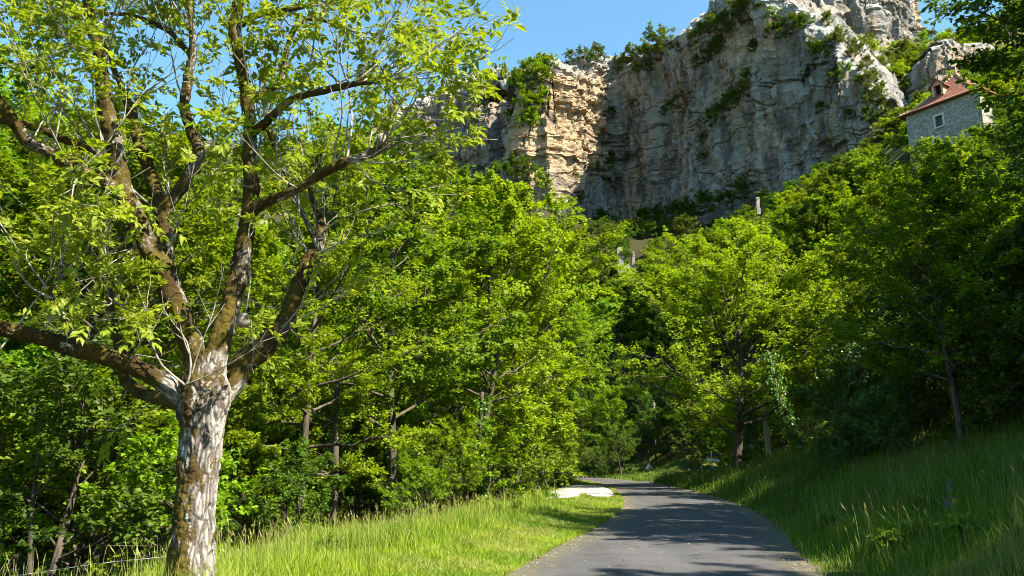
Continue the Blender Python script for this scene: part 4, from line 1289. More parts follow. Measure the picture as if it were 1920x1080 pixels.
# shoots read off the photograph: (limb tip x,y, depth) to (x,y)
def px_shoot(path, r0):
    pts = np.array([unproj(a, b, HY + c) - WO for a, b, c in path])
    p = catmull(pts, 12)
    shoots.append((p, r0 * (1 - 0.75 * np.linspace(0, 1, 12))))
for path, r0 in [
    ([(715, 270, -.5), (735, 200, -.5), (752, 120, -.5), (762, 40, -.5), (770, -30, -.5)], 0.016),
    ([(712, 262, -.5), (760, 215, -.6), (800, 150, -.7), (815, 110, -.75)], 0.015),
    ([(712, 262, -.5), (720, 190, -.4), (745, 90, -.3), (790, 10, -.2)], 0.013),
    ([(705, 260, -.5), (780, 255, -.6), (850, 225, -.7), (900, 180, -.8)], 0.014),
    ([(665, 302, -.4), (740, 305, -.5), (820, 285, -.6), (880, 255, -.7)], 0.012),
    ([(650, 305, -.4), (660, 220, -.2), (650, 140, -.1), (660, 60, 0)], 0.016),
    ([(665, 300, -.4), (700, 340, -.5), (770, 358, -.6), (830, 345, -.7)], 0.010),
    ([(700, 155, -.6), (780, 140, -.7), (870, 120, -.8), (935, 92, -.9), (965, 70, -.95)], 0.012),
    ([(660, 160, -.5), (720, 110, -.4), (790, 60, -.3), (850, 10, -.2)], 0.012),
    ([(600, 172, -.35), (680, 130, -.4), (740, 60, -.4), (780, -10, -.4)], 0.012),
    ([(645, 52, .65), (700, 50, .7), (760, 20, .8), (820, -20, .9)], 0.010),
    ([(545, 605, .5), (600, 580, .3), (650, 545, .2), (700, 520, .1)], 0.012),
    ([(530, 620, .5), (560, 580, .3), (620, 550, .1), (660, 540, 0)], 0.010),
    ([(470, 600, 0), (475, 660, .1), (470, 690, .1)], 0.008),
    ([(345, 720, -.25), (300, 680, -.3), (280, 620, -.35), (275, 570, -.4), (282, 530, -.4)], 0.014),
    ([(350, 722, -.25), (358, 690, -.3), (350, 640, -.3), (320, 600, -.35), (305, 575, -.35)], 0.014),
    ([(345, 722, -.25), (400, 700, -.35), (450, 670, -.4), (480, 650, -.45), (500, 620, -.5)], 0.010),
    ([(360, 700, -.25), (375, 650, -.3), (395, 600, -.4), (410, 545, -.4), (420, 500, -.4)], 0.010),
    ([(460, 590, -.1), (470, 520, -.1), (465, 440, -.1), (480, 380, -.1)], 0.009),
    ([(120, 515, -.6), (160, 470, -.6), (200, 430, -.6), (218, 415, -.6)], 0.016),
    ([(110, 575, -.5), (140, 555, -.5), (180, 520, -.5), (210, 495, -.5)], 0.012),
    ([(100, 560, -.5), (60, 540, -.55), (30, 500, -.6), (20, 450, -.7)], 0.014),
    ([(150, 320, -.5), (200, 270, -.5), (260, 190, -.5), (340, 140, -.5)], 0.012),
    ([(100, 290, -.65), (110, 230, -.65), (125, 150, -.65), (140, 90, -.65)], 0.012),
    ([(60, 268, -.8), (85, 220, -.7), (130, 180, -.7), (170, 130, -.7)], 0.011),
    ([(600, 440, .75), (640, 410, .6), (700, 390, .4), (760, 380, .3), (810, 360, .2)], 0.012),
    ([(585, 480, .7), (650, 450, .5), (720, 430, .3), (760, 405, .2)], 0.012),
    ([(560, 362, -.2), (560, 440, -.2), (545, 520, -.15)], 0.009),
    ([(525, 205, -.1), (520, 300, -.1), (560, 340, -.15)], 0.010),
]:
    px_shoot(path, r0)
# random shoots along the outer half of limbs
for li, (P, R) in enumerate(limb_paths):
    n = len(P)
    L = np.linalg.norm(np.diff(P, axis=0), axis=1).sum()
    cnt = int(2 + L * 2.9)
    for k in range(cnt):
        i = int(n * (0.5 + 0.49 * rw.random() ** 0.6)) if k % 7 else int(n * rw.uniform(0.25, 0.5))
        i = min(max(i, 1), n - 2)
        tn = nrm(P[i + 1] - P[i - 1])
        d = nrm(0.55 * tn + rw.normal(0, 0.75, 3) + np.array((0, -0.1, 0.35)))
        ln = rw.uniform(0.6, 1.7)
        shoots.append(shoot(P[i], d, ln, min(0.012, R[i] * 0.5), 0.25))
    if R[-1] < 0.06:
        for k in range(3):
            tn = nrm(P[-1] - P[-4])
            shoots.append(shoot(P[-1], nrm(tn + rw.normal(0, 0.4, 3)), rw.uniform(0.8, 1.6), min(0.012, R[-1] * 0.8), 0.15))
SP = np.array([catmull(p, 9) for p, r in shoots])
SR = np.array([np.interp(np.linspace(0, 1, 9), np.linspace(0, 1, len(r)), r) for p, r in shoots])
P2, R2, _ = kids(rw, SP, SR, 4, 0.3, 1.0, 0.75, 0.45, 6, 0.12, 0.18, 0.7)
v1, q1, _ = tube_arrays(SP, np.maximum(SR, 0.0035), 6)
v2, q2, _ = tube_arrays(P2, np.maximum(R2, 0.0028), 4)
add('twigs', make_mesh('twigs', np.vstack([v1, v2]), [np.vstack([q1, q2 + len(v1)])], True), TWIG, walnut)

def compound(rng, tips, tans, nleaf, nlet=6, rach=0.20, ll=0.095, wr=0.23):
    """pinnate leaves: each with opposite leaflets along a drooping rachis"""
    V, T, Q, TT = [], [], [], []
    N = len(tips) * nleaf
    tip = np.repeat(tips, nleaf, 0)
    tan = np.repeat(tans, nleaf, 0)
    az = rng.normal(0, 1, (N, 3))
    d = nrm(0.8 * tan + 0.9 * nrm(az) + np.array((0, 0, 0.05)))
    upv = np.array((0, 0, 1.0))
    sd = nrm(np.cross(d, upv + rng.normal(0, 0.3, (N, 3))))
    nn = np.cross(sd, d)
    Lr = rach * rng.uniform(0.6, 1.25, (N, 1))
    tint0 = rng.random(N)
    out_v, out_f, tint = [], [], []
    base = 0
    pos = [(0.4, 1), (0.45, -1), (0.7, 1), (0.74, -1), (0.95, 1), (0.97, -1), (1.0, 0)][-nlet - 1:]
    for s, sg in pos:
        st = tip + d * Lr * s - np.array((0, 0, 1)) * Lr * 0.35 * s * s
        ld = nrm(d * (0.55 if sg else 1) + sd * sg * 0.85 - upv * rng.uniform(0.1, 0.55, (N, 1)) + rng.normal(0, 0.15, (N, 3)))
        w = nrm(np.cross(ld, nn + rng.normal(0, 0.25, (N, 3))))
        n2 = np.cross(w, ld)
        l = ll * rng.uniform(0.7, 1.25, (N, 1)) * (0.8 + 0.35 * s)
        a = st
        m_ = st + ld * l * 0.5 - n2 * l * 0.02
        b = st + ld * l * 0.48 + w * l * wr + n2 * l * 0.06
        c = st + ld * l * 0.48 - w * l * wr + n2 * l * 0.06
        e = st + ld * l - n2 * l * 0.14
        v = np.stack([a, b, c, e, m_], 1).reshape(-1, 3)
        k = base + np.arange(N) * 5
        out_v.append(v)
        out_f.append(np.concatenate([np.stack([k, k + 1, k + 4], -1), np.stack([k, k + 4, k + 2], -1), np.stack([k + 1, k + 3, k + 4], -1), np.stack([k + 4, k + 3, k + 2], -1)]))
        tint.append(np.tile(np.clip(tint0 * 0.75 + rng.random(N) * 0.25, 0, 1), 4))
        base += N * 5
    return np.vstack(out_v), np.vstack(out_f), np.concatenate(tint)

tips = np.concatenate([P2[:, -1], P2[:, -3], SP[:, -1]])
tans = np.concatenate([nrm(P2[:, -1] - P2[:, -2]), nrm(P2[:, -2] - P2[:, -3]), nrm(SP[:, -1] - SP[:, -2])])
tpx, tpy, _ = project(tips + WO)
clear = np.where((tpx > 300) & (tpx < 620) & (tpy > 420), 0.3, np.where((tpx > 180) & (tpx < 500) & (tpy > 250), 0.6, 1.0))
keep = (rw.random(len(tips)) < 0.64 * clear) & (tpx < 985) & (rw.random(len(tips)) < sstep(1000, 820, tpx) * 0.8 + 0.2)
cv, cf, ct = compound(rw, tips[keep], tans[keep], 3)
add('leaves', make_mesh('leaves', cv, [cf], False, None, {'rnd': ct}), LEAF_WALNUT, walnut)
print('walnut leaflets', len(cv) // 5, 'shoots', len(SP))

# ------------------------------------------------------------------ grass
rg = np.random.default_rng(909)
CXI = lambda y: np.interp(y, MAIN[:, 1], MAIN[:, 0])
def sample_strip(n, side, d0, d1, y0, y1, pw=1.0, dpow=1.0):
    u = rg.random(n)
    if pw == 1.0:
        y = y0 * (y1 / y0) ** u
    else:
        y = (y0 ** (1 - pw) + u * (y1 ** (1 - pw) - y0 ** (1 - pw))) ** (1 / (1 - pw))
    d = d0 + (d1 - d0) * rg.random(n) ** dpow
    x = CXI(y) + side * (HW + d) * 1.02
    keep = ~in_lay(x, y, 1.05)
    d2, _ = road_sd(x, y)
    keep &= d2 > -0.10
    x, y, d = x[keep], y[keep], d[keep]
    z = np.where(d2[keep] < 0.2, 0.0, ground_z(x, y))
    p = np.stack([x, y, z], -1)
    a, b, f = project(p + np.array((0, 0, 0.4)))
    k = (f > 1) & (a > -250) & (a < 2200) & (b < 1180)
    return p[k], d[k]

def blades(p, h, w, lean=0.35, dry=0.0, rnd=None, head=False):
    n = len(p)
    az = rg.uniform(0, 2 * np.pi, n)
    face = rg.uniform(0, 2 * np.pi, n)
    ld = np.stack([np.cos(az), np.sin(az), np.zeros(n)], -1) * (lean * rg.uniform(0.2, 1.4, n))[:, None]
    wv = np.stack([np.cos(face), np.sin(face), np.zeros(n)], -1) * w[:, None] * 0.5
    H = h[:, None]
    up = np.array((0, 0, 1.0))
    a, b = p - wv, p + wv
    m_ = p + up * H * 0.55 + ld * H * 0.3
    c, d_ = m_ - wv * 0.8, m_ + wv * 0.8
    t = p + up * H * 0.95 + ld * H
    v = np.stack([a, b, d_, c, t], 1).reshape(-1, 3)
    k = np.arange(n) * 5
    q = np.stack([k, k + 1, k + 2, k + 3], -1)
    tr = np.stack([k + 3, k + 2, k + 4], -1)
    if rnd is None:
        rnd = np.clip(0.45 + 0.55 * clump(p, 0.9, 21) + 0.4 * (rg.random(n) - 0.5) + 0.35 * clump(p, 3.5, 22), 0, 1)
    dr = np.broadcast_to(dry, (n,))
    return v, q, tr, np.concatenate([rnd, rnd]), np.concatenate([dr, dr])

def seed_heads(p, h):
    """thin stalks with a spindle of seeds"""
    n = len(p)
    az = rg.uniform(0, 2 * np.pi, n)
    ld = np.stack([np.cos(az), np.sin(az), np.zeros(n)], -1) * rg.uniform(0.05, 0.35, n)[:, None]
    H = h[:, None]
    up = np.array((0, 0, 1.0))
    sc = (0.7 + p[:, 1:2] / 22.0)
    wv = np.stack([np.cos(az + 1.6), np.sin(az + 1.6), np.zeros(n)], -1) * 0.0022 * sc
    top = p + (up + ld) * H
    nd = p + (up + ld * 0.8) * H * 0.86
    hw = np.stack([np.cos(az + 0.8), np.sin(az + 0.8), np.zeros(n)], -1) * 0.0042 * sc * rg.uniform(0.6, 1.6, (n, 1))
    mid = nd * 0.55 + top * 0.45
    v = np.stack([p - wv, p + wv, nd + wv, nd - wv, nd, mid + hw, top, mid - hw], 1).reshape(-1, 3)
    k = np.arange(n) * 8
    q = np.concatenate([np.stack([k, k + 1, k + 2, k + 3], -1), np.stack([k + 4, k + 5, k + 6, k + 7], -1)])
    return v, q

def grass_object(name, sets, heads, mat, label):
    V, Q, T, Rn, Dr, RnT, DrT = [], [], [], [], [], [], []
    n0 = 0
    for v, q, t, r, d in sets:
        m_ = len(q)
        V.append(v); Q.append(q + n0); T.append(t + n0)
        Rn.append(r[:m_]); Dr.append(d[:m_]); RnT.append(r[m_:]); DrT.append(d[m_:])
        n0 += len(v)
    if heads is not None:
        v, q = heads
        V.append(v); Q.append(q + n0)
        Rn.append(rg.random(len(q))); Dr.append(np.concatenate([np.full(len(q) // 2, 0.45), rg.uniform(0.55, 1.0, len(q) // 2)]))
    me = make_mesh(name, np.vstack(V), [np.vstack(Q), np.vstack(T)], False, None, {'rnd': np.concatenate(Rn + RnT), 'dry': np.concatenate(Dr + DrT)})
    o = add(name, me, mat)
    return tag(o, label, None, None, 'stuff')

def clump(p, s=1.1, seed=3):
    return fbm(np.stack([p[:, 0] / s, p[:, 1] / s, np.zeros(len(p))], -1), 3, seed)

# left verge: mown strip and tall meadow grass
p1, d1 = sample_strip(62000, -1, -0.12, 1.7, 8.5, 72, 1.25)
e1 = 0.05 + 0.06 * rg.random(len(p1))
e1 *= 1 + 1.2 * sstep(1.1, 1.7, d1)
s1 = blades(p1, e1 * (1 + 0.3 * clump(p1)), 0.006 + 0.00042 * p1[:, 1], 0.9, np.clip(0.22 + 0.5 * clump(p1, 0.7, 8), 0, 0.8) * rg.uniform(0.3, 1, len(p1)))
p2, d2 = sample_strip(105000, -1, 1.45, 6.8, 8.0, 70, 1.15, 0.9)
cl = clump(p2, 1.4)
h2 = (0.26 + 0.32 * rg.random(len(p2))) * (1 + 0.45 * cl) * (0.35 + 0.65 * sstep(1.4, 2.8, d2)) * (1 - 0.7 * sstep(30, 34, p2[:, 1]) * sstep(62, 58, p2[:, 1]) * sstep(4.6, 3.4, d2))
s2 = blades(p2, h2, 0.006 + 0.00042 * p2[:, 1], 0.42, np.clip(0.06 + 0.55 * clump(p2, 1.5, 5), 0, 0.85) * rg.random(len(p2)))
p3, d3 = sample_strip(3000, -1, 1.9, 6.6, 8.0, 66, 1.1)
p3 = p3[~((p3[:, 1] > 31) & (p3[:, 1] < 62) & (d3 < 4.4))]
hd = seed_heads(p3, (0.55 + 0.35 * rg.random(len(p3))) * (1 + 0.25 * clump(p3, 1.4)))
grass_object('verge_grass', [s1, s2], hd, GRASS, 'bright tall meadow grass with seed heads on the left verge')
# right bank
p4, d4 = sample_strip(120000, 1, -0.1, 10.5, 8.0, 76, 1.0, 0.8)
cl = clump(p4, 1.7, 11)
h4 = (0.28 + 0.42 * rg.random(len(p4))) * (1 + 0.5 * cl) * (0.35 + 0.65 * sstep(0.0, 1.0, d4)) * (1 + 0.25 * sstep(38, 60, p4[:, 1]))
s4 = blades(p4, h4, 0.007 + 0.00045 * p4[:, 1], 0.5, np.clip(0.10 + 0.55 * clump(p4, 1.6, 6), 0, 0.85) * rg.random(len(p4)))
p5, d5 = sample_strip(2200, 1, 0.5, 9.5, 8.0, 74, 1.0)
hd5 = seed_heads(p5, 0.6 + 0.4 * rg.random(len(p5)))
# tall tongue of grass at the inside of the junction
n6 = 14000
p6 = np.stack([rg.uniform(11.2, 19, n6), rg.uniform(56, 71, n6), np.zeros(n6)], -1)
dd6, _ = road_sd(p6[:, 0], p6[:, 1])
p6 = p6[dd6 > 0.25]
p6[:, 2] = ground_z(p6[:, 0], p6[:, 1])
s6 = blades(p6, 0.4 + 0.4 * rg.random(len(p6)), np.full(len(p6), 0.035), 0.3, 0.25 * rg.random(len(p6)))
# far side of the junction and inside of the bend
n7 = 16000
p7 = np.stack([rg.uniform(-2, 34, n7), rg.uniform(74, 112, n7), np.zeros(n7)], -1)
dd7, sg7 = road_sd(p7[:, 0], p7[:, 1])
p7 = p7[(dd7 > 0.1) & (dd7 < 9)]
p7[:, 2] = ground_z(p7[:, 0], p7[:, 1])
s7 = blades(p7, 0.12 + 0.28 * rg.random(len(p7)), np.full(len(p7), 0.06), 0.5)
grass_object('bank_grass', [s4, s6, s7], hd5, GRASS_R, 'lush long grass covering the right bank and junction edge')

# grit and fallen leaves along the road edges
nl_ = 2600
yy = 9.0 * (70 / 9.0) ** rg.random(nl_)
sdn = np.where(rg.random(nl_) < 0.5, -1, 1)
off = HW - np.abs(rg.normal(0, 0.28, nl_)) + 0.08
off = np.where(rg.random(nl_) < 0.18, rg.uniform(0, HW, nl_), off)
c = np.stack([CXI(yy) + sdn * off, yy, 0.042 - 0.03 * (off / HW) ** 2], -1)
sz = rg.uniform(0.008, 0.028, (nl_, 1)) * (0.7 + yy[:, None] / 40)
an = rg.uniform(0, 6.28, nl_)
u_ = np.stack([np.cos(an), np.sin(an), rg.uniform(-0.2, 0.3, nl_)], -1) * sz
v_ = np.stack([-np.sin(an), np.cos(an), rg.uniform(-0.2, 0.3, nl_)], -1) * sz * 0.6
top = c + np.array((0, 0, 1.0)) * sz * 0.5
V_ = np.stack([c - u_, c - v_, c + u_, c + v_, top], 1).reshape(-1, 3)
k_ = np.arange(nl_) * 5
T_ = np.concatenate([np.stack([k_ + i, k_ + (i + 1) % 4, k_ + 4], -1) for i in range(4)])
m = NT('road_grit')
GRIT = m.done(m.bsdf(m.mix(m.attr('rnd'), (0.06, 0.045, 0.025), (0.26, 0.22, 0.15)), 0.9, spec=0.1))
tag(add('road_grit', make_mesh('road_grit', V_, [T_], False, None, {'rnd': np.tile(rg.random(nl_), 4)}), GRIT), 'grit and dry leaf bits scattered along the asphalt edges', None, None, 'stuff')

# broad-leaved weeds in the grass
PWEED = [tree_proto('leafy_weed', LEAF_FRESH, bark=None, seed=91 + k, H=0.55, R=0.34, base=0.05, n1=10, n2=4, n3=3, nl=7, ll=0.075, wr=0.36, tr=0.01, peak=0.4, el=(0.3, 1.2), nstem=3, branch_M=3, wobble=0.05) for k in range(2)]
wp, wd = sample_strip(46, 1, 0.5, 7.5, 10.5, 45, 1.2)
for i, p in enumerate(wp):
    plant_tree(PWEED[i % 2], tuple(float(v) for v in p), rz(), float(rg.uniform(0.4, 0.75)), 'broad-leaved weed in the grass of the right bank', 'plant', 'weeds on the right bank')
wp, wd = sample_strip(34, -1, 2.6, 6.4, 9.5, 40, 1.2)
for i, p in enumerate(wp):
    plant_tree(PWEED[i % 2], tuple(float(v) for v in p), rz(), float(rg.uniform(0.45, 0.8)), 'broad-leaved weed in the tall grass of the left verge', 'plant', 'weeds in the left verge')

# white umbels and two purple flowers
FW = simple('white_petals', (0.75, 0.75, 0.68), 0.7, 0.2)
FP = simple('purple_petals', (0.22, 0.04, 0.30), 0.6, 0.2)
STEM = simple('green_stem', (0.09, 0.15, 0.03), 0.6, 0.2)
def flower_meshes(kind):
    mb = MB()
    h = 0.75 if kind == 'white' else 0.55
    mb.tube([(0, 0, 0), (0.01, 0.01, h * 0.5), (0.03, 0, h)], [0.006, 0.005, 0.004], 5)
    if kind == 'white':
        for k in range(7):
            a = k * 0.9
            mb.tube([(0.03, 0, h * 0.97), (0.03 + 0.07 * math.cos(a), 0.07 * math.sin(a), h + 0.05)], [0.003, 0.002], 4)
    st = make_mesh('stem', np.vstack(mb.v), [np.vstack(mb.q), np.vstack(mb.t)])
    v, q = [], []
    r_ = np.random.default_rng(5)
    for k in range(70 if kind == 'white' else 40):
        if kind == 'white':
            g = k % 7
            c = np.array((0.03 + 0.07 * math.cos(g * 0.9), 0.07 * math.sin(g * 0.9), h + 0.055)) + r_.normal(0, 0.016, 3) * (1, 1, 0.4)
        else:
            c = np.array((0.03, 0, h + 0.0)) + r_.normal(0, 0.018, 3) * (1, 1, 2.2)
        s_ = 0.011
        a = r_.uniform(0, 3)
        u = np.array((math.cos(a), math.sin(a), r_.normal(0, .4))) * s_
        w = np.array((-math.sin(a), math.cos(a), r_.normal(0, .4))) * s_
        i = len(v)
        v += [c - u, c + w, c + u, c - w]
        q.append((i, i + 1, i + 2, i + 3))
    return st, make_mesh('blossom', np.array(v), [np.array(q)])
FMW, FMP = flower_meshes('white'), flower_meshes('purple')
def flower(x, y, kind, label, group, s=1.0):
    o = empty('wild_flower', (x, y, gz(x, y, 0.0)), rz())
    o.scale = (s, s, s)
    st, bl = FMW if kind == 'white' else FMP
    add('stem', st, STEM, o)
    add('blossom', bl, FW if kind == 'white' else FP, o)
    tag(o, label, 'flower', group)
fl, fd = sample_strip(9, -1, 2.2, 5.2, 10.5, 40, 1.4)
for p in fl:
    flower(float(p[0]), float(p[1]), 'white', 'white umbel flower standing in the tall grass of the left verge', 'white flowers in the left verge', float(rg.uniform(0.4, 0.6)))
for px, py, y, lab in ((1795, 1003, 13.5, 'upper of two purple flowers in the shaded right bank'), (1787, 1060, 12.2, 'lower of two purple flowers in the shaded right bank')):
    p = unproj(px, py, y)
    flower(float(p[0]), float(p[1]), 'purple', lab, None, 1.1)

# ------------------------------------------------------------------ house on the slope
def mat_stone():
    m = NT('rubble_stone')
    c = m.coord((1, 1, 1.7))
    vo = m.n('ShaderNodeTexVoronoi')
    vo.inputs['Scale'].default_value = 3.4
    m.l(c, vo.inputs['Vector'])
    ve = m.n('ShaderNodeTexVoronoi', feature='DISTANCE_TO_EDGE')
    ve.inputs['Scale'].default_value = 3.4
    m.l(c, ve.inputs['Vector'])
    col = m.mix(m.ramp(vo.outputs['Color'], [(0.2, 0.0), (0.8, 1.0)]), (0.19, 0.17, 0.135), (0.36, 0.325, 0.265))
    j = m.ramp(ve.outputs['Distance'], [(0.0, 1.0), (0.06, 0.0)])
    col = m.mix(m.math('MULTIPLY', j, 0.6), col, (0.09, 0.08, 0.065))
    return m.done(m.bsdf(col, 0.9, ve.outputs['Distance'], 0.8, 0.08, 0.1))
STONE = mat_stone()
def mat_tiles():
    m = NT('clay_tiles')
    c = m.coord()
    n = m.noise(c, 2.2, 4)
    n2 = m.noise(c, 9, 3)
    col = m.mix(m.ramp(n, [(0.35, 0.0), (0.65, 1.0)]), (0.18, 0.062, 0.04), (0.28, 0.125, 0.075))
    col = m.mix(m.math('MULTIPLY', m.ramp(n2, [(0.5, 0.0), (0.7, 1.0)]), 0.6), col, (0.20, 0.10, 0.07))
    w = m.n('ShaderNodeTexWave', bands_direction='Z')
    w.inputs['Scale'].default_value = 2.6
    w.inputs['Distortion'].default_value = 0.6
    m.l(c, w.inputs['Vector'])
    return m.done(m.bsdf(col, 0.85, w.outputs[0], 0.5, 0.06, 0.15))
TILES = mat_tiles()
RIDGE = simple('ridge_clay', (0.42, 0.22, 0.14), 0.85, 0.15, 3, (0.52, 0.33, 0.23))
DRESSED = simple('dressed_stone', (0.42, 0.39, 0.32), 0.85, 0.15, 4, (0.52, 0.48, 0.40))
DARKIN = simple('dark_interior', (0.02, 0.018, 0.016), 0.9, 0.1)
WOODF = simple('window_wood', (0.10, 0.07, 0.05), 0.7, 0.2)
GLASS = simple('window_glass', (0.015, 0.018, 0.022), 0.08, 0.6)

HYD = 88.0
cor = unproj(1698, 217, HYD)
W, D, HW_, zt = 8.4, 11.0, 9.0, float(cor[2])
hx = Vector((0.56, -0.83, 0)).normalized()
house = empty('stone_house', (float(cor[0]), float(cor[1]), zt - HW_), math.atan2(hx.y, hx.x))
tag(house, 'grey rubble stone house with steep red tiled roof high on the right slope', 'house')
def wall(mb, w, h, holes, th=0.55, org=(0, 0, 0), ax=(1, 0), inn=(0, 1)):
    xs = sorted({0, w, *[v for hl in holes for v in (hl[0], hl[1])]})
    zs = sorted({0, h, *[v for hl in holes for v in (hl[2], hl[3])]})
    for i in range(len(xs) - 1):
        for j in range(len(zs) - 1):
            cx, cz = (xs[i] + xs[i + 1]) / 2, (zs[j] + zs[j + 1]) / 2
            if any(a < cx < b and c < cz < d for a, b, c, d in holes):
                continue
            sx, sz = xs[i + 1] - xs[i], zs[j + 1] - zs[j]
            c = np.array(org) + np.array((ax[0] * cx + inn[0] * th / 2, ax[1] * cx + inn[1] * th / 2, cz))
            s = (sx, th, sz) if abs(ax[0]) > 0.5 else (th, sx, sz)
            mb.box(c, s)
WIN = (3.35, 4.15, HW_ - 2.75, HW_ - 1.45)
WIN2 = (3.0, 3.5, HW_ - 4.7, HW_ - 4.0)
mb = MB()
wall(mb, W, HW_, [WIN, WIN2])
mb.build('front_wall', STONE, house)
mb = MB()
wall(mb, D - 0.55, HW_ - 0.01, [], org=(0.003, 0.553, 0), ax=(0, 1), inn=(1, 0))
mb.build('side_wall', STONE, house)
mb = MB()
wall(mb, D - 0.55, HW_ - 0.01, [(2, 3, HW_ - 2.6, HW_ - 1.4)], org=(W - 0.553, 0.553, 0), ax=(0, 1), inn=(1, 0))
mb.build('side_wall', STONE, house)
mb = MB()
wall(mb, W - 1.2, HW_ - 0.02, [], org=(0.6, D - 0.6, 0))
mb.build('rear_wall', STONE, house)
for (a, b, c, d) in (WIN, WIN2):
    mb = MB()
    t_ = 0.09
    mb.box(((a + b) / 2, 0.30, c + t_ / 2), (b - a - 0.01, 0.07, t_))
    mb.box(((a + b) / 2, 0.30, d - t_ / 2), (b - a - 0.01, 0.07, t_))
    mb.box((a + t_ / 2, 0.30, (c + d) / 2), (t_, 0.07, d - c - 2 * t_ - 0.004))
    mb.box((b - t_ / 2, 0.30, (c + d) / 2), (t_, 0.07, d - c - 2 * t_ - 0.004))
    mb.box(((a + b) / 2, 0.30, (c + d) / 2), (0.05, 0.06, d - c - 2 * t_ - 0.004))
    fr = mb.build('window', WOODF, house)
    for sgn in (-1, 1):
        mb = MB()
        w_ = (b - a) / 2 - t_ - 0.03
        mb.box(((a + b) / 2 + sgn * (w_ / 2 + 0.03), 0.31, (c + d) / 2), (w_, 0.012, d - c - 2 * t_))
        mb.build('pane', GLASS, fr)
    mb = MB()
    mb.box(((a + b) / 2, -0.02, c - 0.09), (b - a + 0.3, 0.26, 0.16))
    mb.build('sill', DRESSED, fr)
    mb = MB()
    mb.box(((a + b) / 2, 0.02, d + 0.13), (b - a + 0.5, 0.10, 0.25))
    mb.build('lintel', DRESSED, fr)
    for xx in (a - 0.11, b + 0.11):
        mb = MB()
        mb.box((xx, 0.02, (c + d) / 2), (0.21, 0.09, d - c - 0.02))
        mb.build('jamb', DRESSED, fr)
# roof: bell-cast hips
ov = 0.55
rings = [(-ov, 0.0), (0.75, 0.75), (2.0, 2.1)]
rv = []
for off, hh in rings:
    rv += [(off, off, HW_ + hh), (W - off, off, HW_ + hh), (W - off, D - off, HW_ + hh), (off, D - off, HW_ + hh)]
apex_h = HW_ + 4.9
rv += [(W / 2, W / 2 + 0.1, apex_h), (W / 2, D - W / 2, apex_h)]
rq = []
for k in range(2):
    for i in range(4):
        rq.append((k * 4 + i, k * 4 + (i + 1) % 4, k * 4 + 4 + (i + 1) % 4, k * 4 + 4 + i))
rt = [(8, 9, 12), (10, 11, 13)]
rq += [(9, 10, 13, 12), (11, 8, 12, 13)]
rv = np.array(rv)
und = rv[:4] - np.array((0, 0, 0.14))
nv_ = len(rv)
rvv = np.vstack([rv, und])
rq += [(nv_ + i, nv_ + (i + 1) % 4, (i + 1) % 4, i) for i in range(4)] + [(nv_ + 3, nv_ + 2, nv_ + 1, nv_)]
roof = add('roof', make_mesh('roof', rvv, [np.array(rq), np.array(rt)]), TILES, house)
def tiled_line(pts, r, parent, nm='ridge_tile'):
    pts = np.asarray(pts, float)
    L = np.linalg.norm(np.diff(pts, axis=0), axis=1).sum()
    n = max(2, int(L / 0.42))
    c = catmull(pts, n + 1) if len(pts) > 2 else pts[0] + (pts[1] - pts[0]) * np.linspace(0, 1, n + 1)[:, None]
    for i in range(n):
        mb = MB()
        mb.tube([c[i], c[i] * 0.1 + c[i + 1] * 0.9], [r * 1.12, r * 0.92], 8)
        mb.build(nm, RIDGE, parent, True)
for i in range(4):
    ap = rv[12] if i in (0, 1) else rv[13]
    tiled_line([rv[i], rv[4 + i], rv[8 + i], ap], 0.12, roof)
tiled_line([rv[12], rv[13]], 0.14, roof)
mb = MB()
mb.tube([rv[12] + (0, 0, -0.1), rv[12] + (0, 0, 0.25), rv[12] + (0, 0, 0.45), rv[12] + (0, 0, 0.62), rv[12] + (0, 0, 0.85), rv[12] + (0, 0, 1.1)], [0.18, 0.14, 0.08, 0.17, 0.10, 0.02], 10)
mb.build('finial', RIDGE, roof, True)
# dormer on the front hip
dx0, dx1, dz0, dz1, dyf = 2.7, 4.0, HW_ + 1.75, HW_ + 2.75, 1.35
mb = MB()
mb.box((dx0 + 0.12, dyf + 0.9, (dz0 + dz1) / 2), (0.24, 1.9, dz1 - dz0 + 0.3))
mb.box((dx1 - 0.12, dyf + 0.9, (dz0 + dz1) / 2), (0.24, 1.9, dz1 - dz0 + 0.3))
mb.prism([(dx0, dz1 + 0.14), (dx1, dz1 + 0.14), ((dx0 + dx1) / 2, dz1 + 0.85)], 0.2, Matrix.Translation((0, dyf - 0.04, 0)))
dorm = mb.build('dormer', RIDGE, roof)
mb = MB()
mb.box(((dx0 + dx1) / 2, dyf + 0.6, (dz0 + dz1) / 2), (dx1 - dx0 - 0.49, 0.1, dz1 - dz0 + 0.25))
mb.build('opening_shade', DARKIN, dorm)  # near-black panel, painted as the shade inside the dormer
mb = MB()
xm = (dx0 + dx1) / 2
for sgn in (-1, 1):
    e_ = np.array((xm + sgn * 0.95, 0, dz1 + 0.02))
    r_ = np.array((xm, 0, dz1 + 1.0))
    y0, y1 = dyf - 0.3, dyf + 2.6
    v = [(e_[0], y0, e_[2]), (r_[0], y0, r_[2]), (r_[0], y1, r_[2]), (e_[0], y1, e_[2])]
    v += [(a, b, c - 0.12) for a, b, c in v]
    mb.addv(v, [(0, 1, 2, 3), (7, 6, 5, 4), (0, 4, 5, 1), (1, 5, 6, 2), (2, 6, 7, 3), (3, 7, 4, 0)])
mb.build('dormer_roof', TILES, roof)

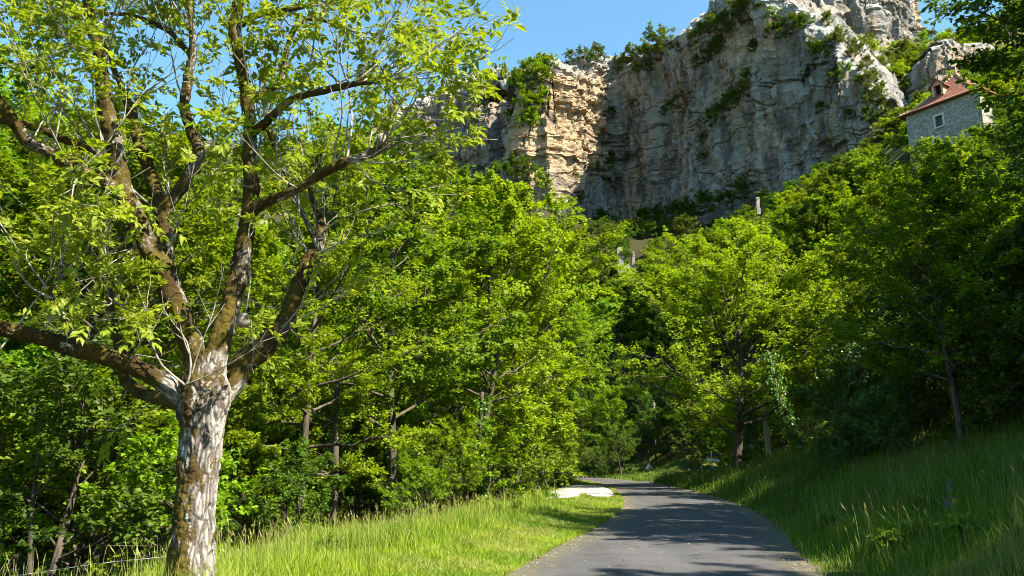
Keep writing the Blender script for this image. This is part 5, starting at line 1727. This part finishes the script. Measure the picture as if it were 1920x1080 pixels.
# ------------------------------------------------------------------ ruin below the cliff
ru0 = unproj(1158, 500, 132)
ruin = empty('ruined_wall', (float(ru0[0]), float(ru0[1]), float(ru0[2]) - 1.0))
tag(ruin, 'ivy-topped fragment of a ruined stone wall on the slope below the cliff', 'ruin')
OLDST = simple('weathered_stone', (0.14, 0.125, 0.10), 0.95, 0.1, 2.5, (0.29, 0.265, 0.215))
def jag(pts, depth, name, par):
    mb = MB()
    mb.prism(pts, depth)
    return mb.build(name, OLDST, par)
jag([(0, 0), (1.15, 0), (1.0, 2.2), (1.1, 3.4), (0.9, 4.3), (0.35, 4.55), (0.02, 4.2)], 0.8, 'wall', ruin)
jag([(1.152, 0), (2.5, 0), (2.5, 0.9), (1.9, 1.5), (1.152, 1.1)], 0.75, 'wall', ruin)
jag([(2.502, 0), (3.0, 0), (2.98, 3.2), (2.8, 3.85), (2.5, 3.5)], 0.8, 'wall', ruin)
rv_ = np.random.default_rng(8)
tw = np.stack([np.stack([np.array((rv_.uniform(0.2, 2.9), -0.1 + rv_.uniform(0, .5), rv_.uniform(3.4, 4.5))) + np.array((0, -0.2, -0.9)) * t for t in np.linspace(0, 1, 4)]) for _ in range(70)])
lv_, lq_, lt_ = leaves_on(rv_, tw, 10, 0.22, 0.4)
add('ivy', make_mesh('ivy', lv_, [lq_], False, None, {'rnd': lt_}), LEAF_IVY, ruin)
# pale pillar of masonry on the slope right of it
p_ = unproj(1421, 385, 118)
o = empty('stone_pillar', (float(p_[0]), float(p_[1]), float(p_[2]) - 1.5))
mb = MB()
for k in range(5):
    mb.box((0.05 * math.sin(k * 2.1), 0, 0.25 + k * 0.5), (0.55 - 0.02 * k + 0.06 * math.sin(k * 3), 0.5, 0.49))
mb.build('shaft', OLDST, o)
mb = MB()
mb.box((0, 0, 2.62), (0.62, 0.6, 0.22))
mb.build('capstone', OLDST, o)
tag(o, 'thin pale stone pillar standing in the trees at the cliff foot', 'pillar')

# ------------------------------------------------------------------ road furniture
GALV = simple('galvanised_steel', (0.30, 0.31, 0.32), 0.5, 0.5, 12, (0.22, 0.23, 0.24))
SIGNW = simple('sign_white', (0.78, 0.78, 0.78), 0.45, 0.4)
SIGNR = simple('sign_red', (0.45, 0.03, 0.03), 0.45, 0.4)
SIGNK = simple('sign_black', (0.015, 0.015, 0.02), 0.5, 0.3)
SIGNG = simple('sign_green', (0.03, 0.22, 0.13), 0.5, 0.3)
SIGNB = simple('sign_grey_back', (0.26, 0.27, 0.28), 0.55, 0.4)
SIGND = simple('sign_dark_back', (0.05, 0.055, 0.06), 0.6, 0.3)
YPOST = simple('post_cream', (0.50, 0.46, 0.20), 0.6, 0.3)
POLEW = simple('pole_timber', (0.08, 0.065, 0.05), 0.85, 0.15, 8, (0.14, 0.12, 0.095))
CONC = simple('pole_concrete', (0.34, 0.33, 0.30), 0.85, 0.2, 6, (0.45, 0.43, 0.39))
RIDGEI = simple('porcelain', (0.12, 0.11, 0.10), 0.3, 0.5)

def at_px(px, y):
    x = (px - 960) / FPX * y * 0.976
    return x, y, gz(x, y, 0.05)

# warning triangle
x, y, z = at_px(1216, 92)
o = empty('warning_sign', (x, y, z))
tag(o, 'red-bordered white warning triangle with a black slope symbol beside the timber pole', 'road sign')
cz = float(unproj(1216, 876, 92)[2]) - z
mb = MB(); mb.tube([(0, 0.05, 0), (0, 0.05, cz + 0.4)], 0.04, 8); mb.build('post', GALV, o, True)
R_ = 0.64
def tri(r): return [(r * math.sin(a), cz + r * math.cos(a)) for a in (0, 2 * math.pi / 3, 4 * math.pi / 3)]
mb = MB(); mb.prism(tri(R_), 0.02, Matrix.Translation((0, -0.01, 0))); pl = mb.build('sign_plate', SIGNR, o)
mb = MB(); mb.prism(tri(R_ * 0.74), 0.006, Matrix.Translation((0, -0.0165, 0))); mb.build('white_field', SIGNW, pl)
mb = MB(); mb.prism([(0.01, cz + 0.22), (0.30, cz - 0.2), (0.02, cz - 0.2), (0.08, cz)], 0.004, Matrix.Translation((0, -0.0215, 0))); mb.build('symbol', SIGNK, pl)

# timber utility pole
x, y, z = at_px(1230, 94)
o = empty('utility_pole', (x, y, z))
tag(o, 'tall thin timber utility pole in the dark trees behind the warning triangle', 'pole')
mb = MB(); mb.tube([(0, 0, 0), (0.02, 0, 4), (0.05, 0, 7.4)], [0.12, 0.11, 0.09], 12); mb.build('shaft', POLEW, o, True)
for dx in (-0.12, 0.2):
    mb = MB(); mb.tube([(dx, -0.06, 6.9), (dx, -0.08, 7.0), (dx, -0.08, 7.05), (dx, -0.08, 7.15)], [0.02, 0.05, 0.035, 0.045], 8); mb.build('insulator', RIDGEI, o, True)

# concrete pole with a stay among ivy
x, y, z = at_px(1443, 58)
o = empty('concrete_pole', (x, y, z))
tag(o, 'pale concrete pole with a slanting bar beside the ivy-clad trunk', 'pole')
mb = MB()
hh = float(unproj(1436, 735, 58)[2]) - z
for k in range(6):
    s_ = 0.34 - 0.025 * k
    mb.box((-0.02 * k, 0, (k + 0.5) * hh / 6), (s_, s_ * 0.7, hh / 6 - 0.002))
mb.build('shaft', CONC, o)
mb = MB(); zb = float(unproj(1440, 786, 58)[2]) - z
mb.tube([(-1.0, -0.18, zb - 0.3), (0, -0.2, zb), (0.35, -0.18, zb + 0.1)], [0.05, 0.06, 0.05], 8); mb.build('stay_bar', POLEW, o, True)

# finger post
YS = 69.0
x, y, z = at_px(1335, YS)
o = empty('signpost', (x, y, z))
tag(o, 'cream signpost with a white arrow board, a dark board and a small green plate', 'road sign')
zt_ = float(unproj(1335, 845, YS)[2]) - z
mb = MB(); mb.tube([(0, 0, 0), (0, 0, zt_)], 0.045, 10); mb.build('post', YPOST, o, True)
mb = MB(); mb.tube([(0, 0, zt_), (0, 0, zt_ + 0.05)], [0.055, 0.03], 10); mb.build('post_cap', GALV, o, True)
za = float(unproj(1335, 862, YS)[2]) - z
R3 = Matrix.Rotation(math.radians(9), 4, 'Y')
def arrow(L0, L1, h, rot, yy, zz):
    p = [(-L0, -h / 2), (L1 - h * 0.6, -h / 2), (L1, 0), (L1 - h * 0.6, h / 2), (-L0, h / 2)]
    m4 = Matrix.Translation((0, yy, zz)) @ rot
    mb = MB(); mb.prism(p, 0.025, m4)
    return mb
arrow(0.42, 0.72, 0.22, R3, -0.075, za).build('arrow_board', SIGNW, o)
mb = MB(); mb.box((-0.40, -0.088, za + 0.14), (0.08, 0.02, 0.24)); mb.build('board_end', SIGNW, o)
zb = float(unproj(1335, 853, YS)[2]) - z
arrow(0.45, 0.85, 0.26, Matrix.Identity(4), 0.06, zb).build('dark_board', SIGND, o)
zc = float(unproj(1335, 876, YS)[2]) - z
mb = MB(); mb.box((0, -0.06, zc), (0.36, 0.02, 0.30)); gp = mb.build('green_plate', SIGNG, o)
mb = MB(); mb.box((0, -0.073, zc + 0.05), (0.26, 0.004, 0.05)); mb.build('pale_bar', SIGNW, gp)
mb = MB(); mb.box((0, -0.073, zc - 0.06), (0.22, 0.004, 0.04)); mb.build('pale_bar', SIGNW, gp)

# marker posts
for px, y, top, tilt, lab in ((1291.5, 66, 879, 0.0, 'white round-topped marker post at the junction grass edge'), (1320.5, 68, 873, -0.22, 'tilted white marker post just left of the signpost')):
    x, yy, z = at_px(px, y)
    o = empty('marker_post', (x, yy, z))
    o.rotation_euler = (0, tilt, 0)
    hh = float(unproj(px, top, y)[2]) - z
    r_ = 0.10 if tilt == 0 else 0.055
    mb = MB(); mb.tube([(0, 0, 0), (0, 0, hh - 0.32)], [r_, r_], 12); mb.build('shaft', SIGNW, o, True)
    mb = MB(); mb.tube([(0, 0, hh - 0.318), (0, 0, hh - 0.22)], [r_ * 1.02, r_ * 1.02], 12); mb.build('reflective_band', SIGNR if tilt == 0 else GALV, o, True)
    mb = MB(); mb.tube([(0, 0, hh - 0.218), (0, 0, hh - 0.05), (0, 0, hh)], [r_, r_ * 0.95, r_ * 0.5], 12); mb.build('cap', SIGNW, o, True)
    tag(o, lab, 'marker post')

# round sign seen from behind
YR = 60.0
x, y, z = at_px(1411, YR)
o = empty('round_sign', (x, y, z))
tag(o, 'grey back of a round road sign on a thin post near the ivy', 'road sign')
zc = float(unproj(1408, 838, YR)[2]) - z
mb = MB(); mb.tube([(0, 0, 0), (0, 0, zc + 0.25)], 0.035, 8); mb.build('post', GALV, o, True)
mb = MB(); a = np.linspace(0, 2 * np.pi, 28, endpoint=False)
mb.prism(list(zip(-0.05 + 0.30 * np.cos(a), zc + 0.30 * np.sin(a))), 0.02, Matrix.Translation((0, 0.04, 0))); dk = mb.build('disc', SIGNB, o)
mb = MB(); mb.box((-0.05, 0.028, zc + 0.1), (0.4, 0.018, 0.04)); mb.build('bracket', GALV, o)
mb = MB(); mb.box((-0.05, 0.028, zc - 0.1), (0.4, 0.018, 0.04)); mb.build('bracket', GALV, o)

# ------------------------------------------------------------------ ivy on leaning trunks
def ivy_column(path, rad, label, seed, n=330, group=None):
    pts = np.array([unproj(a, b, c) for a, b, c in path])
    pts[0, 2] = gz(pts[0, 0], pts[0, 1], 0.1)
    o = empty('ivy_clad_trunk', tuple(pts[0]))
    c = catmull(pts - pts[0], 16)
    mb = MB(); mb.tube(c, np.linspace(0.16, 0.07, 16), 9); mb.build('trunk', BARK, o, True)
    r_ = np.random.default_rng(seed)
    k = r_.integers(0, 15, n)
    st = c[k] + (c[k + 1] - c[k]) * r_.random((n, 1))
    a = r_.uniform(0, 6.28, n)
    d = np.stack([np.cos(a), np.sin(a), r_.uniform(-0.5, 0.5, n)], -1)
    t = np.linspace(0.25, 1, 4)[None, :, None]
    tw = st[:, None] + d[:, None] * t * (rad * r_.uniform(0.4, 1.2, n))[:, None, None] - np.array((0, 0, 0.35)) * rad * t ** 2
    lv_, lq_, lt_ = leaves_on(r_, tw, 13, 0.11, 0.42, 0.4)
    add('ivy', make_mesh('ivy', lv_, [lq_], False, None, {'rnd': lt_}), LEAF_IVY, o)
    tag(o, label, 'tree', group)
ivy_column([(1512, 855, 44), (1485, 805, 44), (1470, 770, 44), (1455, 720, 44.5), (1440, 660, 45)], 0.55, 'leaning trunk wrapped in bright ivy left of the dark hollow', 3)
ivy_column([(1640, 800, 32), (1622, 740, 32), (1612, 690, 32), (1605, 640, 32.5)], 0.5, 'upright ivy-clad stem above the bramble patch right of the hollow', 4, 260)
ivy_column([(1398, 870, 55), (1402, 800, 55), (1408, 740, 55), (1400, 690, 55)], 0.6, 'shaded ivy-wrapped trunk beside the concrete pole', 6, 260)
ivy_column([(905, 900, 34), (898, 830, 34), (902, 780, 34), (905, 735, 34)], 0.45, 'yellowish creeper-covered stem at the left wood edge above the grass', 9, 170)

# electric fence tape low at the left
pa, pb = unproj(-160, 1095, 11.0), unproj(30, 1079, 11.5)
pc, pd = unproj(190, 1056, 12.2), unproj(330, 1042, 12.8)
mb = MB()
mb.tube(catmull([pa, pb, pc, pd], 24), 0.0032, 6)
o = empty('fence_wire', tuple(pa))
w = mb.build('wire', simple('white_tape', (0.45, 0.45, 0.45), 0.5, 0.3), o, True)
w.location = -Vector(pa)
for p in (pa, pd):
    zz = gz(float(p[0]), float(p[1]), 0.2)
    mb = MB()
    mb.tube([np.array((p[0], p[1], zz)) - pa, np.array((p[0], p[1], p[2] + 0.06)) - pa], 0.012, 8)
    mb.build('stake', GALV, o, True)
tag(o, 'thin white fence wire strung low at the bottom left corner', 'fence')
